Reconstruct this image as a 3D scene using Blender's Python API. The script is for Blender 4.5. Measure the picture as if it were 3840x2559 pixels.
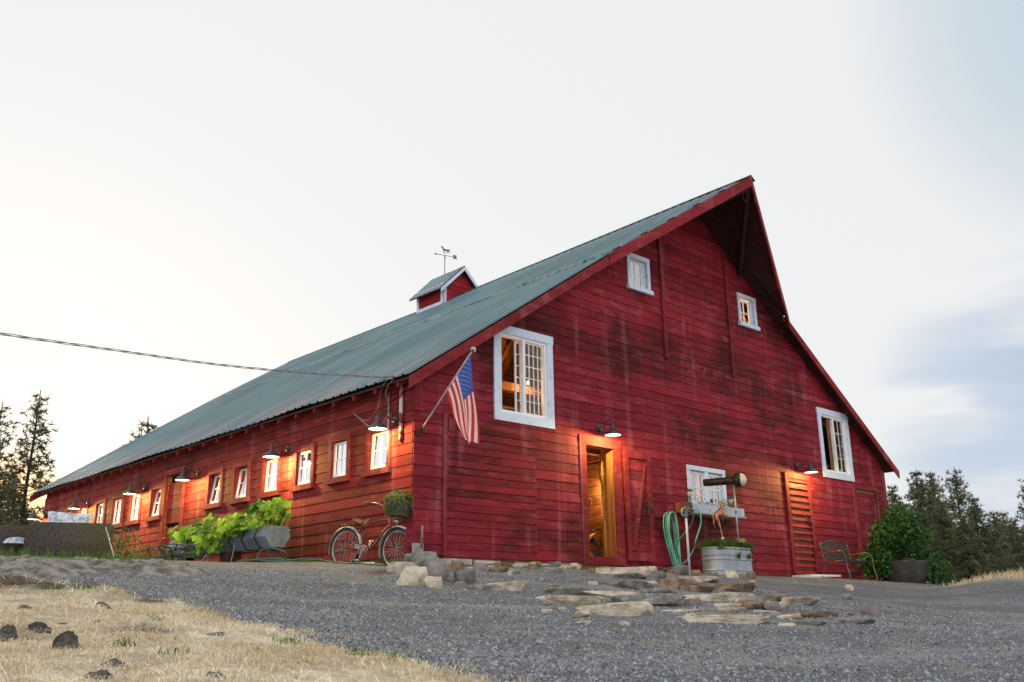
import bpy, bmesh, math, random
import numpy as np
from mathutils import Vector, Matrix
sc = bpy.context.scene
for o in list(bpy.data.objects): bpy.data.objects.remove(o)
rnd = random.Random(7)
rad = math.radians

# ------------------------------------------------------------------ camera
CAM = Vector((-8.9593, -11.8814, -0.9792))
YAW, PITCH, ROLL, FPX = 0.75139527, 0.2858656, -0.01582869, 3578.648
_f = Vector((math.sin(YAW)*math.cos(PITCH), math.cos(YAW)*math.cos(PITCH), math.sin(PITCH)))
_r = Vector((math.cos(YAW), -math.sin(YAW), 0)); _u = _r.cross(_f)
RX = math.cos(ROLL)*_r + math.sin(ROLL)*_u
UX = -math.sin(ROLL)*_r + math.cos(ROLL)*_u
cam = bpy.data.objects.new('camera', bpy.data.cameras.new('camera'))
sc.collection.objects.link(cam)
cam.matrix_world = Matrix(((RX.x, UX.x, -_f.x, CAM.x), (RX.y, UX.y, -_f.y, CAM.y), (RX.z, UX.z, -_f.z, CAM.z), (0, 0, 0, 1)))
cam.data.sensor_width = 36; cam.data.lens = FPX/3840*36
cam.data.clip_start = .05; cam.data.clip_end = 2000
sc.camera = cam
FWD = Vector((math.sin(YAW), math.cos(YAW), 0)); LAT = Vector((math.cos(YAW), -math.sin(YAW), 0))
KV = 3840/2353
def ray(u, v):                        # pixel (of the 3840 wide photo) -> world direction
    d = RX*((u-1920)/FPX) - UX*((v-1279.5)/FPX) + _f
    return d.normalized()
def rayV(u, v): return ray(u*KV, v*KV)

# ------------------------------------------------------------------ sky, sun, exposure
w = bpy.data.worlds.new('World'); sc.world = w; w.use_nodes = True
SUN_AZ, SUN_EL = rad(14), rad(9)      # azimuth from +y towards +x: low behind the left trees
def build_world():
    nt = w.node_tree; N = nt.nodes; L = nt.links
    for n in list(N): N.remove(n)
    out = N.new('ShaderNodeOutputWorld'); bg = N.new('ShaderNodeBackground'); bg2 = N.new('ShaderNodeBackground'); add = N.new('ShaderNodeAddShader')
    sky = N.new('ShaderNodeTexSky'); sky.sky_type = 'NISHITA'; sky.sun_disc = False
    sky.sun_elevation = SUN_EL; sky.sun_rotation = SUN_AZ; sky.dust_density = 2
    bg2.inputs['Strength'].default_value = .01
    L.new(sky.outputs[0], bg2.inputs['Color'])
    tc = N.new('ShaderNodeTexCoord')
    def vdot(d):
        n = N.new('ShaderNodeVectorMath'); n.operation = 'DOT_PRODUCT'; n.inputs[1].default_value = tuple(d); L.new(tc.outputs['Generated'], n.inputs[0]); return n.outputs['Value']
    def mr(x, a, b, c=0., d=1.):
        n = N.new('ShaderNodeMapRange'); n.interpolation_type = 'SMOOTHSTEP'; L.new(x, n.inputs[0])
        for i, q in zip((1, 2, 3, 4), (a, b, c, d)): n.inputs[i].default_value = q
        return n.outputs[0]
    def mul(a, b):
        n = N.new('ShaderNodeMath'); n.operation = 'MULTIPLY'; L.new(a, n.inputs[0])
        if isinstance(b, float): n.inputs[1].default_value = b
        else: L.new(b, n.inputs[1])
        return n.outputs[0]
    def mixc(f, a, col):
        n = N.new('ShaderNodeMix'); n.data_type = 'RGBA'; L.new(f, n.inputs[0])
        if isinstance(a, tuple): n.inputs[6].default_value = a+(1,)
        else: L.new(a, n.inputs[6])
        n.inputs[7].default_value = col+(1,); return n.outputs[2]
    mp = N.new('ShaderNodeMapping'); mp.inputs['Scale'].default_value = (1.9, 1.9, 9); L.new(tc.outputs['Generated'], mp.inputs[0])
    nz = N.new('ShaderNodeTexNoise'); nz.inputs['Scale'].default_value = 1.7; nz.inputs['Detail'].default_value = 4; L.new(mp.outputs[0], nz.inputs[0])
    n1 = mr(nz.outputs[0], .34, .58)
    def blob(u, v, deg, soft, k, nn=None):
        m = mr(vdot(rayV(u, v)), math.cos(rad(deg+soft)), math.cos(rad(max(deg-soft, .2))))
        if nn is not None: m = mul(m, nn)
        return mul(m, k)
    sep = N.new('ShaderNodeSeparateXYZ'); L.new(tc.outputs['Generated'], sep.inputs[0])
    col = (.862, .862, .866)
    c = mixc(blob(2400, 935, 5, 4.5, .95, n1), col, (.50, .60, .74)); c = mixc(blob(2180, 985, 2.6, 2.4, .6, n1), c, (.55, .64, .76)); c = mixc(blob(2640, 900, 5, 4, .9, n1), c, (.50, .60, .73))
    c = mixc(blob(2400, 1180, 2.8, 2.8, .8, n1), c, (.56, .64, .77))
    c = mixc(blob(2660, -60, 8, 7.5, .75), c, (.46, .60, .70))
    c = mixc(blob(-60, 1000, 5, 4, .7), c, (.66, .72, .78))
    c = mixc(blob(-10, 1195, 1.4, 2.8, 1.), c, (1.25, .78, .33))
    # brighter cloud on the side behind the photographer
    back = mr(vdot(-FWD), -.1, .9, 1., 1.45)
    n = N.new('ShaderNodeMix'); n.data_type = 'RGBA'; n.blend_type = 'MULTIPLY'; n.inputs[0].default_value = 1
    L.new(c, n.inputs[6]); cmb = N.new('ShaderNodeCombineColor'); [L.new(back, cmb.inputs[i]) for i in range(3)]; L.new(cmb.outputs[0], n.inputs[7])
    L.new(n.outputs[2], bg.inputs['Color']); bg.inputs['Strength'].default_value = .985
    L.new(bg.outputs[0], add.inputs[0]); L.new(bg2.outputs[0], add.inputs[1]); L.new(add.outputs[0], out.inputs['Surface'])
build_world()
sun = bpy.data.objects.new('sun', bpy.data.lights.new('sun', 'SUN')); sc.collection.objects.link(sun)
sun.data.energy = .5; sun.data.angle = rad(12); sun.data.color = (1, .82, .62)
sd = Vector((math.sin(SUN_AZ)*math.cos(SUN_EL), math.cos(SUN_AZ)*math.cos(SUN_EL), math.sin(SUN_EL)))
sun.rotation_euler = sd.to_track_quat('Z', 'Y').to_euler()
sc.view_settings.view_transform = 'Standard'; sc.view_settings.look = 'None'
sc.view_settings.exposure = 0; sc.view_settings.gamma = 1
sc.render.resolution_x = 1024; sc.render.resolution_y = 682

# ------------------------------------------------------------------ helpers
COL = sc.collection
class MB:
    """collects faces and links them as ONE mesh object"""
    def __init__(s): s.v = []; s.f = []; s.t = []; s.m = []
    def face(s, pts, t=.5, m=0):
        i = len(s.v); s.v += [tuple(p) for p in pts]; s.f.append(tuple(range(i, i+len(pts)))); s.t.append(t); s.m.append(m)
    def mbox(s, mp, u0, u1, z0, z1, d0, d1, t=.5, m=0, z0b=None, z1b=None):
        """box in mapped wall coordinates (u along, z up, d outwards); z0b,z1b = heights at u1"""
        z0b = z0 if z0b is None else z0b; z1b = z1 if z1b is None else z1b
        c = [mp(u0, z0, d0), mp(u1, z0b, d0), mp(u1, z1b, d0), mp(u0, z1, d0), mp(u0, z0, d1), mp(u1, z0b, d1), mp(u1, z1b, d1), mp(u0, z1, d1)]
        i = len(s.v); s.v += [tuple(p) for p in c]
        for q in ((0, 1, 2, 3), (7, 6, 5, 4), (4, 5, 1, 0), (5, 6, 2, 1), (6, 7, 3, 2), (7, 4, 0, 3)):
            s.f.append(tuple(i+k for k in q)); s.t.append(t); s.m.append(m)
    def box(s, c, sz, rz=0, t=.5, m=0, M4=None):
        M4 = M4 or (Matrix.Translation(c) @ Matrix.Rotation(rz, 4, 'Z'))
        i = len(s.v); x, y, z = [a/2 for a in sz]
        for p in ((-x, -y, -z), (x, -y, -z), (x, y, -z), (-x, y, -z), (-x, -y, z), (x, -y, z), (x, y, z), (-x, y, z)): s.v.append(tuple(M4 @ Vector(p)))
        for q in ((3, 2, 1, 0), (4, 5, 6, 7), (0, 1, 5, 4), (1, 2, 6, 5), (2, 3, 7, 6), (3, 0, 4, 7)):
            s.f.append(tuple(i+k for k in q)); s.t.append(t); s.m.append(m)
    def tube(s, pts, r, n=8, t=.5, m=0, closed=False, cap=True):
        pts = [Vector(p) for p in pts]; rs = r if isinstance(r, (list, tuple)) else [r]*len(pts)
        k = len(pts); i0 = len(s.v); prev = None
        for i, p in enumerate(pts):
            a = pts[(i-1) % k] if (i > 0 or closed) else p; b = pts[(i+1) % k] if (i < k-1 or closed) else p
            d = (b-a).normalized()
            if prev is None:
                x = d.orthogonal().normalized()
            else:
                x = (prev - d*prev.dot(d)); x = x.normalized() if x.length > 1e-6 else d.orthogonal().normalized()
            prev = x; y = d.cross(x)
            for j in range(n):
                a2 = 2*math.pi*j/n; s.v.append(tuple(p + (x*math.cos(a2)+y*math.sin(a2))*rs[i]))
        for i in range(k if closed else k-1):
            for j in range(n):
                a = i0+i*n+j; b = i0+i*n+(j+1) % n; c = i0+((i+1) % k)*n+(j+1) % n; d = i0+((i+1) % k)*n+j
                s.f.append((a, b, c, d)); s.t.append(t); s.m.append(m)
        if cap and not closed:
            s.f.append(tuple(i0+j for j in reversed(range(n)))); s.t.append(t); s.m.append(m)
            s.f.append(tuple(i0+(k-1)*n+j for j in range(n))); s.t.append(t); s.m.append(m)
    def lathe(s, prof, c=(0, 0, 0), n=24, axis=(0, 0, 1), t=.5, m=0):
        """prof: list of (r, h) along axis from c"""
        ax = Vector(axis).normalized(); x = ax.orthogonal().normalized(); y = ax.cross(x); c = Vector(c); i0 = len(s.v)
        for r, h in prof:
            for j in range(n):
                a = 2*math.pi*j/n; s.v.append(tuple(c+ax*h+(x*math.cos(a)+y*math.sin(a))*r))
        for i in range(len(prof)-1):
            for j in range(n):
                s.f.append((i0+i*n+j, i0+i*n+(j+1) % n, i0+(i+1)*n+(j+1) % n, i0+(i+1)*n+j)); s.t.append(t); s.m.append(m)
    def build(s, name, mats, parent=None, smooth=False):
        me = bpy.data.meshes.new(name); me.from_pydata(s.v, [], s.f)
        for mt in (mats if isinstance(mats, (list, tuple)) else [mats]): me.materials.append(mt)
        at = me.attributes.new('tint', 'FLOAT', 'FACE'); at.data.foreach_set('value', s.t)
        me.polygons.foreach_set('material_index', s.m)
        if smooth: me.polygons.foreach_set('use_smooth', [True]*len(me.polygons))
        me.update()
        o = bpy.data.objects.new(name, me); COL.objects.link(o)
        if parent: o.parent = parent
        return o
def tag(o, label=None, cat=None, group=None, kind=None):
    if label: o['label'] = label
    if cat: o['category'] = cat
    if group: o['group'] = group
    if kind: o['kind'] = kind
    return o
def empty(name, loc=(0, 0, 0), rz=0, label=None, cat=None, group=None):
    o = bpy.data.objects.new(name, None); COL.objects.link(o); o.location = loc; o.rotation_euler.z = rz; o.empty_display_size = .1
    return tag(o, label, cat, group)
def copy_tree(o, parent=None):
    c = o.copy(); COL.objects.link(c); c.parent = parent
    if parent: c.matrix_parent_inverse = o.matrix_parent_inverse
    for ch in [q for q in bpy.data.objects if q.parent == o]: copy_tree(ch, c)
    return c
def curve(pts, n=8, closed=False):
    """Catmull-Rom through points"""
    P = [Vector(p) for p in pts]; out = []; k = len(P)
    for i in range(k if closed else k-1):
        p1, p2 = P[i], P[(i+1) % k]; p0 = P[(i-1) % k] if (i > 0 or closed) else p1; p3 = P[(i+2) % k] if (i+2 < k or closed) else p2
        for j in range(n):
            t = j/n; out.append(.5*((2*p1)+(p2-p0)*t+(2*p0-5*p1+4*p2-p3)*t*t+(3*p1-p0-3*p2+p3)*t**3))
    if not closed: out.append(P[-1])
    return out
def skin_obj(name, V, E, R, m, parent=None, sub=1):
    me = bpy.data.meshes.new(name); me.from_pydata([tuple(v) for v in V], E, []); me.materials.append(m)
    o = bpy.data.objects.new(name, me); COL.objects.link(o)
    if parent: o.parent = parent
    o.modifiers.new('skin', 'SKIN'); 
    if not me.skin_vertices: me.attributes
    lay = me.skin_vertices[0].data
    for i, r in enumerate(R): lay[i].radius = (r, r); lay[i].use_root = (i == 0)
    o.modifiers[0].use_smooth_shade = True
    s = o.modifiers.new('sub', 'SUBSURF'); s.levels = sub; s.render_levels = sub
    return o

# ------------------------------------------------------------------ materials
def newmat(name):
    m = bpy.data.materials.new(name); m.use_nodes = True; nt = m.node_tree
    b = nt.nodes['Principled BSDF']; return m, nt, b
def ntools(nt):
    N, L = nt.nodes, nt.links
    class T: pass
    t = T(); t.N, t.L = N, L
    tc = N.new('ShaderNodeTexCoord')
    def noise(scale=5, detail=4, vec=None, stretch=(1, 1, 1), rough=.55):
        mp = N.new('ShaderNodeMapping'); mp.inputs['Scale'].default_value = stretch; L.new(vec or tc.outputs['Object'], mp.inputs[0])
        n = N.new('ShaderNodeTexNoise'); n.inputs['Scale'].default_value = scale; n.inputs['Detail'].default_value = detail; n.inputs['Roughness'].default_value = rough
        L.new(mp.outputs[0], n.inputs['Vector']); return n.outputs[0]
    def mr(x, a, b, c=0., d=1.):
        n = N.new('ShaderNodeMapRange'); n.interpolation_type = 'SMOOTHSTEP'; L.new(x, n.inputs[0])
        for i, q in zip((1, 2, 3, 4), (a, b, c, d)): n.inputs[i].default_value = q
        return n.outputs[0]
    def mix(f, a, b, mode='MIX'):
        n = N.new('ShaderNodeMix'); n.data_type = 'RGBA'; n.blend_type = mode
        if isinstance(f, (int, float)): n.inputs[0].default_value = f
        else: L.new(f, n.inputs[0])
        for i, q in ((6, a), (7, b)):
            if isinstance(q, tuple): n.inputs[i].default_value = q+(1,) if len(q) == 3 else q
            else: L.new(q, n.inputs[i])
        return n.outputs[2]
    def math_(op, a, b):
        n = N.new('ShaderNodeMath'); n.operation = op
        for i, q in ((0, a), (1, b)):
            if isinstance(q, (int, float)): n.inputs[i].default_value = q
            else: L.new(q, n.inputs[i])
        return n.outputs[0]
    def bump(h, b, s=.5, d=.01):
        n = N.new('ShaderNodeBump'); n.inputs['Strength'].default_value = s; n.inputs['Distance'].default_value = d; L.new(h, n.inputs['Height']); L.new(n.outputs[0], b.inputs['Normal'])
    def attr(name='tint'):
        n = N.new('ShaderNodeAttribute'); n.attribute_name = name; return n.outputs['Fac']
    t.tc, t.noise, t.mr, t.mix, t.math, t.bump, t.attr = tc, noise, mr, mix, math_, bump, attr
    return t
def mat(name, c1, c2=None, scale=6, rough=.7, metal=0, bump=.0, bscale=None, stretch=(1, 1, 1), spec=.3, tint=0., emit=None, es=0, detail=4, lo=.35, hi=.65, rnd_obj=0., bd=.01):
    m, nt, b = newmat(name); t = ntools(nt)
    b.inputs['Roughness'].default_value = rough; b.inputs['Metallic'].default_value = metal; b.inputs['Specular IOR Level'].default_value = spec
    c2 = c2 or tuple(x*.72 for x in c1)
    n = t.noise(scale, detail, stretch=stretch); col = t.mix(t.mr(n, lo, hi), c1, c2)
    if tint: 
        f = t.mr(t.attr(), 0, 1, 1-tint, 1+tint); cc = t.N.new('ShaderNodeCombineColor'); [t.L.new(f, cc.inputs[i]) for i in range(3)]
        col = t.mix(1., col, cc.outputs[0], 'MULTIPLY')
    if rnd_obj:
        oi = t.N.new('ShaderNodeObjectInfo'); f = t.mr(oi.outputs['Random'], 0, 1, 1-rnd_obj, 1+rnd_obj); cc = t.N.new('ShaderNodeCombineColor'); [t.L.new(f, cc.inputs[i]) for i in range(3)]
        col = t.mix(1., col, cc.outputs[0], 'MULTIPLY')
    t.L.new(col, b.inputs['Base Color'])
    if bump: t.bump(t.noise(bscale or scale*4, 6, stretch=stretch), b, bump, bd)
    if emit: b.inputs['Emission Color'].default_value = emit+(1,); b.inputs['Emission Strength'].default_value = es
    return m
def red_wood(name, base=(.25, .017, .030), dark=(.070, .011, .010), pale=(.42, .12, .155), pale_amt=.46, dark_amt=.85, vert=False):
    m, nt, b = newmat(name); t = ntools(nt); N, L = t.N, t.L
    sep = N.new('ShaderNodeSeparateXYZ'); L.new(t.tc.outputs['Object'], sep.inputs[0])
    u = t.math('ADD', sep.outputs[0], sep.outputs[1]); cmb = N.new('ShaderNodeCombineXYZ'); L.new(u, cmb.inputs[0]); L.new(sep.outputs[2], cmb.inputs[2])
    tint = t.attr(); L.new(t.math('MULTIPLY', tint, 7.), cmb.inputs[1]); v = cmb.outputs[0]
    cm2 = N.new('ShaderNodeCombineXYZ'); L.new(u, cm2.inputs[0]); L.new(sep.outputs[2], cm2.inputs[2]); v2 = cm2.outputs[0]
    grain = t.noise(1, 5, v, (60, 1, 3) if vert else (3, 1, 60)); 
    med = t.noise(1, 5, v, (1.6, .6, 5)); patch = t.noise(.42, 6, v2, (1, 1, 1.5), .62)
    streak = t.noise(1, 4, v2, (3.6, 1, .28), .6); sm = t.noise(1.1, 3, v2, (1, 1, 1.2))
    c = t.mix(t.math('MULTIPLY', t.mr(patch, .47, .63), dark_amt), base, dark)
    c = t.mix(t.math('MULTIPLY', t.mr(med, .5, .74), .55), c, dark)
    c = t.mix(t.math('MULTIPLY', t.mr(grain, .45, .75), .35), c, dark)
    s = t.math('MULTIPLY', t.mr(streak, .50, .70), t.mr(sm, .38, .60)); c = t.mix(t.math('MULTIPLY', s, pale_amt), c, pale)
    s2 = t.mr(t.noise(1, 6, v, (1.7, 1, 7), .72), .50, .72); c = t.mix(t.math('MULTIPLY', s2, pale_amt*.8), c, pale)
    f = t.mr(tint, 0, 1, .80, 1.2); cc = N.new('ShaderNodeCombineColor'); [L.new(f, cc.inputs[i]) for i in range(3)]
    c = t.mix(1., c, cc.outputs[0], 'MULTIPLY')
    L.new(c, b.inputs['Base Color']); b.inputs['Roughness'].default_value = .75; b.inputs['Specular IOR Level'].default_value = .12
    t.bump(t.math('ADD', grain, t.math('MULTIPLY', med, .6)), b, .35, .006)
    return m
RED = red_wood('red_barn_boards'); REDSIDE = red_wood('brown_red_side_boards', base=(.225, .020, .023), dark=(.065, .013, .010), pale=(.38, .12, .12))
REDT = red_wood('red_trim', base=(.24, .024, .033), pale=(.42, .14, .16), dark_amt=.5, pale_amt=.45, vert=True)
REDD = red_wood('dark_red_door', base=(.28, .017, .026), dark_amt=.7, pale_amt=.3)
SOFF = mat('soffit_boards', (.06, .02, .018), (.03, .014, .012), 3, .8)
CORE = mat('rough_interior_boards', (.30, .14, .06), (.14, .06, .03), 3, .8, stretch=(1, 1, 8), tint=.2)
DARKW = mat('dark_gap', (.02, .008, .007), None, 3, .9)
BEAM = mat('old_timber', (.42, .20, .07), (.2, .09, .03), 2.5, .7, stretch=(3, 3, .5), bump=.3)
WHITE = mat('weathered_white_paint', (.66, .75, .92), (.44, .51, .66), 9, .55, stretch=(1, 1, 1), lo=.5, hi=.8, bump=.1)
VINYL = mat('white_window_vinyl', (.86, .87, .90), (.74, .75, .78), 3, .35, lo=.5, hi=.8)
METAL_D = mat('dark_lamp_enamel', (.05, .052, .055), (.035, .036, .04), 8, .35, spec=.5)
IRON = mat('rusty_iron', (.09, .05, .035), (.04, .025, .02), 30, .6, metal=.3)
STEEL = mat('galvanised_steel', (.52, .57, .63), (.38, .42, .47), 5, .42, metal=.55, lo=.35, hi=.7, tint=.1)
STEEL2 = mat('weathered_galvanised_trough', (.24, .29, .35), (.14, .17, .21), 5, .5, metal=.3, stretch=(1, 1, .4), tint=.1)
CHROME = mat('dull_chrome', (.55, .55, .56), (.3, .3, .3), 20, .3, metal=.9)
RUBBER = mat('tyre_rubber', (.04, .042, .048), (.02, .02, .024), 20, .7)
CREAM = mat('cream_glass', (.70, .62, .45), (.62, .42, .16), 2.2, .25, lo=.45, hi=.62)
CONC = mat('concrete', (.42, .38, .33), (.28, .25, .21), 8, .9, bump=.4, bscale=40)
GREEN_HOSE = mat('green_hose', (.15, .58, .45), (.09, .42, .33), 4, .4)
DHOSE = mat('dark_green_hose', (.06, .17, .12), (.04, .12, .09), 4, .45)
COPPER = mat('copper', (.62, .25, .13), (.38, .13, .07), 9, .3, metal=.8)
WICKER_ = None
def glass(name, refl=.12, tintc=(.9, .92, .95), rough=.02):
    m = bpy.data.materials.new(name); m.use_nodes = True; nt = m.node_tree; N, L = nt.nodes, nt.links
    for n in list(N): N.remove(n)
    o = N.new('ShaderNodeOutputMaterial'); tr = N.new('ShaderNodeBsdfTransparent'); gl = N.new('ShaderNodeBsdfGlossy'); mx = N.new('ShaderNodeMixShader')
    fr = N.new('ShaderNodeFresnel'); fr.inputs[0].default_value = 1.5; ad = N.new('ShaderNodeMath'); ad.operation = 'ADD'; ad.use_clamp = True; ad.inputs[1].default_value = refl; L.new(fr.outputs[0], ad.inputs[0])
    tr.inputs[0].default_value = tintc+(1,); gl.inputs['Roughness'].default_value = rough; gl.inputs['Color'].default_value = (.95, .97, 1, 1)
    L.new(ad.outputs[0], mx.inputs[0]); L.new(tr.outputs[0], mx.inputs[1]); L.new(gl.outputs[0], mx.inputs[2]); L.new(mx.outputs[0], o.inputs['Surface'])
    return m
GLASS = glass('window_glass', .03); GLASS2 = glass('old_wavy_glass', .44, rough=.03)
def emitter(name, col, s):
    m = bpy.data.materials.new(name); m.use_nodes = True; nt = m.node_tree; N, L = nt.nodes, nt.links
    for n in list(N): N.remove(n)
    o = N.new('ShaderNodeOutputMaterial'); e = N.new('ShaderNodeEmission'); e.inputs[0].default_value = col+(1,); e.inputs[1].default_value = s; L.new(e.outputs[0], o.inputs['Surface']); return m
def foliage(name, c1, c2, scale=3, transl=.25, tint=.35):
    m, nt, b = newmat(name); t = ntools(nt)
    c = t.mix(t.mr(t.noise(scale, 3), .35, .65), c1, c2)
    f = t.mr(t.attr(), 0, 1, 1-tint, 1+tint); cc = t.N.new('ShaderNodeCombineColor'); [t.L.new(f, cc.inputs[i]) for i in range(3)]
    c = t.mix(1., c, cc.outputs[0], 'MULTIPLY'); t.L.new(c, b.inputs['Base Color']); b.inputs['Roughness'].default_value = .55; b.inputs['Specular IOR Level'].default_value = .25
    tr = t.N.new('ShaderNodeBsdfTranslucent'); t.L.new(c, tr.inputs[0]); mx = t.N.new('ShaderNodeMixShader'); mx.inputs[0].default_value = transl
    out = [n for n in t.N if n.type == 'OUTPUT_MATERIAL'][0]; t.L.new(b.outputs[0], mx.inputs[1]); t.L.new(tr.outputs[0], mx.inputs[2]); t.L.new(mx.outputs[0], out.inputs['Surface'])
    return m
PINE = foliage('pine_needles', (.17, .18, .095), (.10, .125, .065), .6)
PINE2 = foliage('grey_green_pine_needles', (.16, .165, .08), (.10, .12, .06), .6)
BARK = mat('pine_bark', (.06, .04, .03), (.03, .022, .018), 8, .9, stretch=(1, 1, .3))
LEAF = foliage('squash_leaf', (.44, .62, .05), (.06, .20, .02), 1.6, .35, .5)
LEAFD = foliage('shrub_leaf', (.055, .16, .035), (.03, .09, .022), 3)
LEAFI = foliage('ivy_leaf', (.16, .27, .07), (.08, .16, .04), 9)
GRASSG = foliage('green_grass', (.16, .26, .05), (.06, .13, .02), 9)
STRAW = foliage('dry_grass', (.84, .77, .60), (.66, .53, .34), 1.3, .2, .3)
STONES = [mat('tan_stone', (.58, .51, .41), (.31, .25, .185), 7, .85, bump=.9, bscale=16, rnd_obj=.2, bd=.03, lo=.38, hi=.7, detail=8),
          mat('grey_stone', (.27, .26, .245), (.12, .115, .10), 7, .85, bump=1., bscale=16, rnd_obj=.2, bd=.03, detail=8),
          mat('brown_stone', (.29, .21, .13), (.12, .085, .06), 7, .85, bump=1., bscale=16, rnd_obj=.15, bd=.03, detail=8),
          mat('dark_basalt', (.13, .125, .105), (.035, .034, .03), 14, .9, bump=1., bscale=26, rnd_obj=.2, bd=.03, detail=8),
          mat('purple_grey_stone', (.32, .27, .26), (.17, .145, .14), 6, .85, bump=.9, bscale=16, rnd_obj=.1, bd=.03, detail=8)]

# ------------------------------------------------------------------ terrain
from mathutils import noise as mn
YS = [-400, -60, -25, -20, -12, -8, -5, -3, -2, -1, 0, 1.2, 30, 45, 80, 400]
ZS = [-9, -4, -2.6, -2.25, -1.62, -1.15, -.76, -.46, -.32, -.20, -.12, -.02, 0, -.6, -3, -9]
def smooth(a, b, x):
    t = min(max((x-a)/(b-a), 0), 1); return t*t*(3-2*t)
def T0(x, y):
    yy = y-1.3*smooth(1, -3, x)
    z = float(np.interp(yy, YS, ZS))
    z -= .35*smooth(17, 24, x)*smooth(-6, 2, y)
    z -= 2.2*smooth(26, 60, x)*smooth(-20, 5, y)
    z += .48*math.exp(-(((x-9.6)/2.2)**2+((y+5.6)/1.3)**2))
    return z
def grassmask(x, y):
    """1 = dry grass, 0 = gravel; the drive's edge runs past the left of the barn"""
    edge = float(np.interp(y, [-14, -7.8, -6.4, -4.6, -3.4, -2.6, -2.0, -1.2, 6], [-5.0, -5.42, -5.5, -5.5, -5.66, -6.0, -6.5, -9, -16]))
    edge += .16*mn.noise((x*.9, y*.9, 3))+.07*mn.noise((x*4, y*4, 1))
    g = smooth(edge+.06, edge-.10, x)
    r = smooth(8.2, 9.6, x+.5*mn.noise((x*.6, y*.6, 0)))*smooth(-3.2, -4.4, y+.3*mn.noise((x, y, 5)))
    r = max(r, smooth(19, 22, x))
    return max(g, r)
def soilmask(x, y):
    m = 0
    for cx, cy, sx, sy in ((-6.5, -2.6, .95, .42), (-6.0, -3.15, .6, .36), (-6.9, -3.0, .9, .4), (-5.72, -3.9, .25, .3), (-1.35, -1.15, .42, .28), (-.9, -1.5, .3, .2)): m = max(m, math.exp(-(((x-cx)/sx)**2+((y-cy)/sy)**2)))
    return min(1, max(0, m*1.5+.6*mn.noise((x*3, y*3, 8))*m*2-.15)) if m > .02 else 0
def dustmask(x, y):
    d = smooth(-2.6, -.4, y-1.0*smooth(1, -3, x)+.5*mn.noise((x*.7, y*.7, 9)))
    p = math.exp(-(((x+1.6)/.9)**2+((y+1.2)/.5)**2))
    return min(1, max(d, p))
def T(x, y):
    z = T0(x, y)
    if -40 < x < 40 and -30 < y < 30:
        g = grassmask(x, y)
        z += .018*mn.noise((x*1.3, y*1.3, 0))+.010*mn.noise((x*4, y*4, 2))
        z += g*(.03+.045*mn.noise((x*1.6, y*1.6, 7))+.02*mn.noise((x*6, y*6, 4)))
        z += .05*smooth(-8, -5, y)*math.exp(-((x+6.4)/.9)**2)*mn.noise((x*3, y*3, 6))
    return z
def hit_dir(d, smax=60):
    s = 1.5; st = .05; best = (9, None)
    while s < smax:
        P = CAM+d*s; g = P.z-T0(P.x, P.y)
        if g < 0:
            s -= st; st /= 4
            if st < .002: return P
        elif s > 4 and g/s < best[0]: best = (g/s, P.copy())
        if s > 30: break
        s += st
    P = best[1]; P.z = T0(P.x, P.y); return P          # just over the crest: the nearest ground to the ray
def hit(u, v): return hit_dir(ray(u, v))       # photo pixel -> the ground it shows
def hitV(u, v): return hit_dir(rayV(u, v))
def on_plane(u, v, ax, val):
    d = ray(u, v); return CAM+d*((val-CAM[ax])/d[ax])
def at_dist(u, v, s):                          # point on that pixel's ray at horizontal distance s
    d = ray(u, v); return CAM+d*(s/math.hypot(d.x, d.y))

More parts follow.
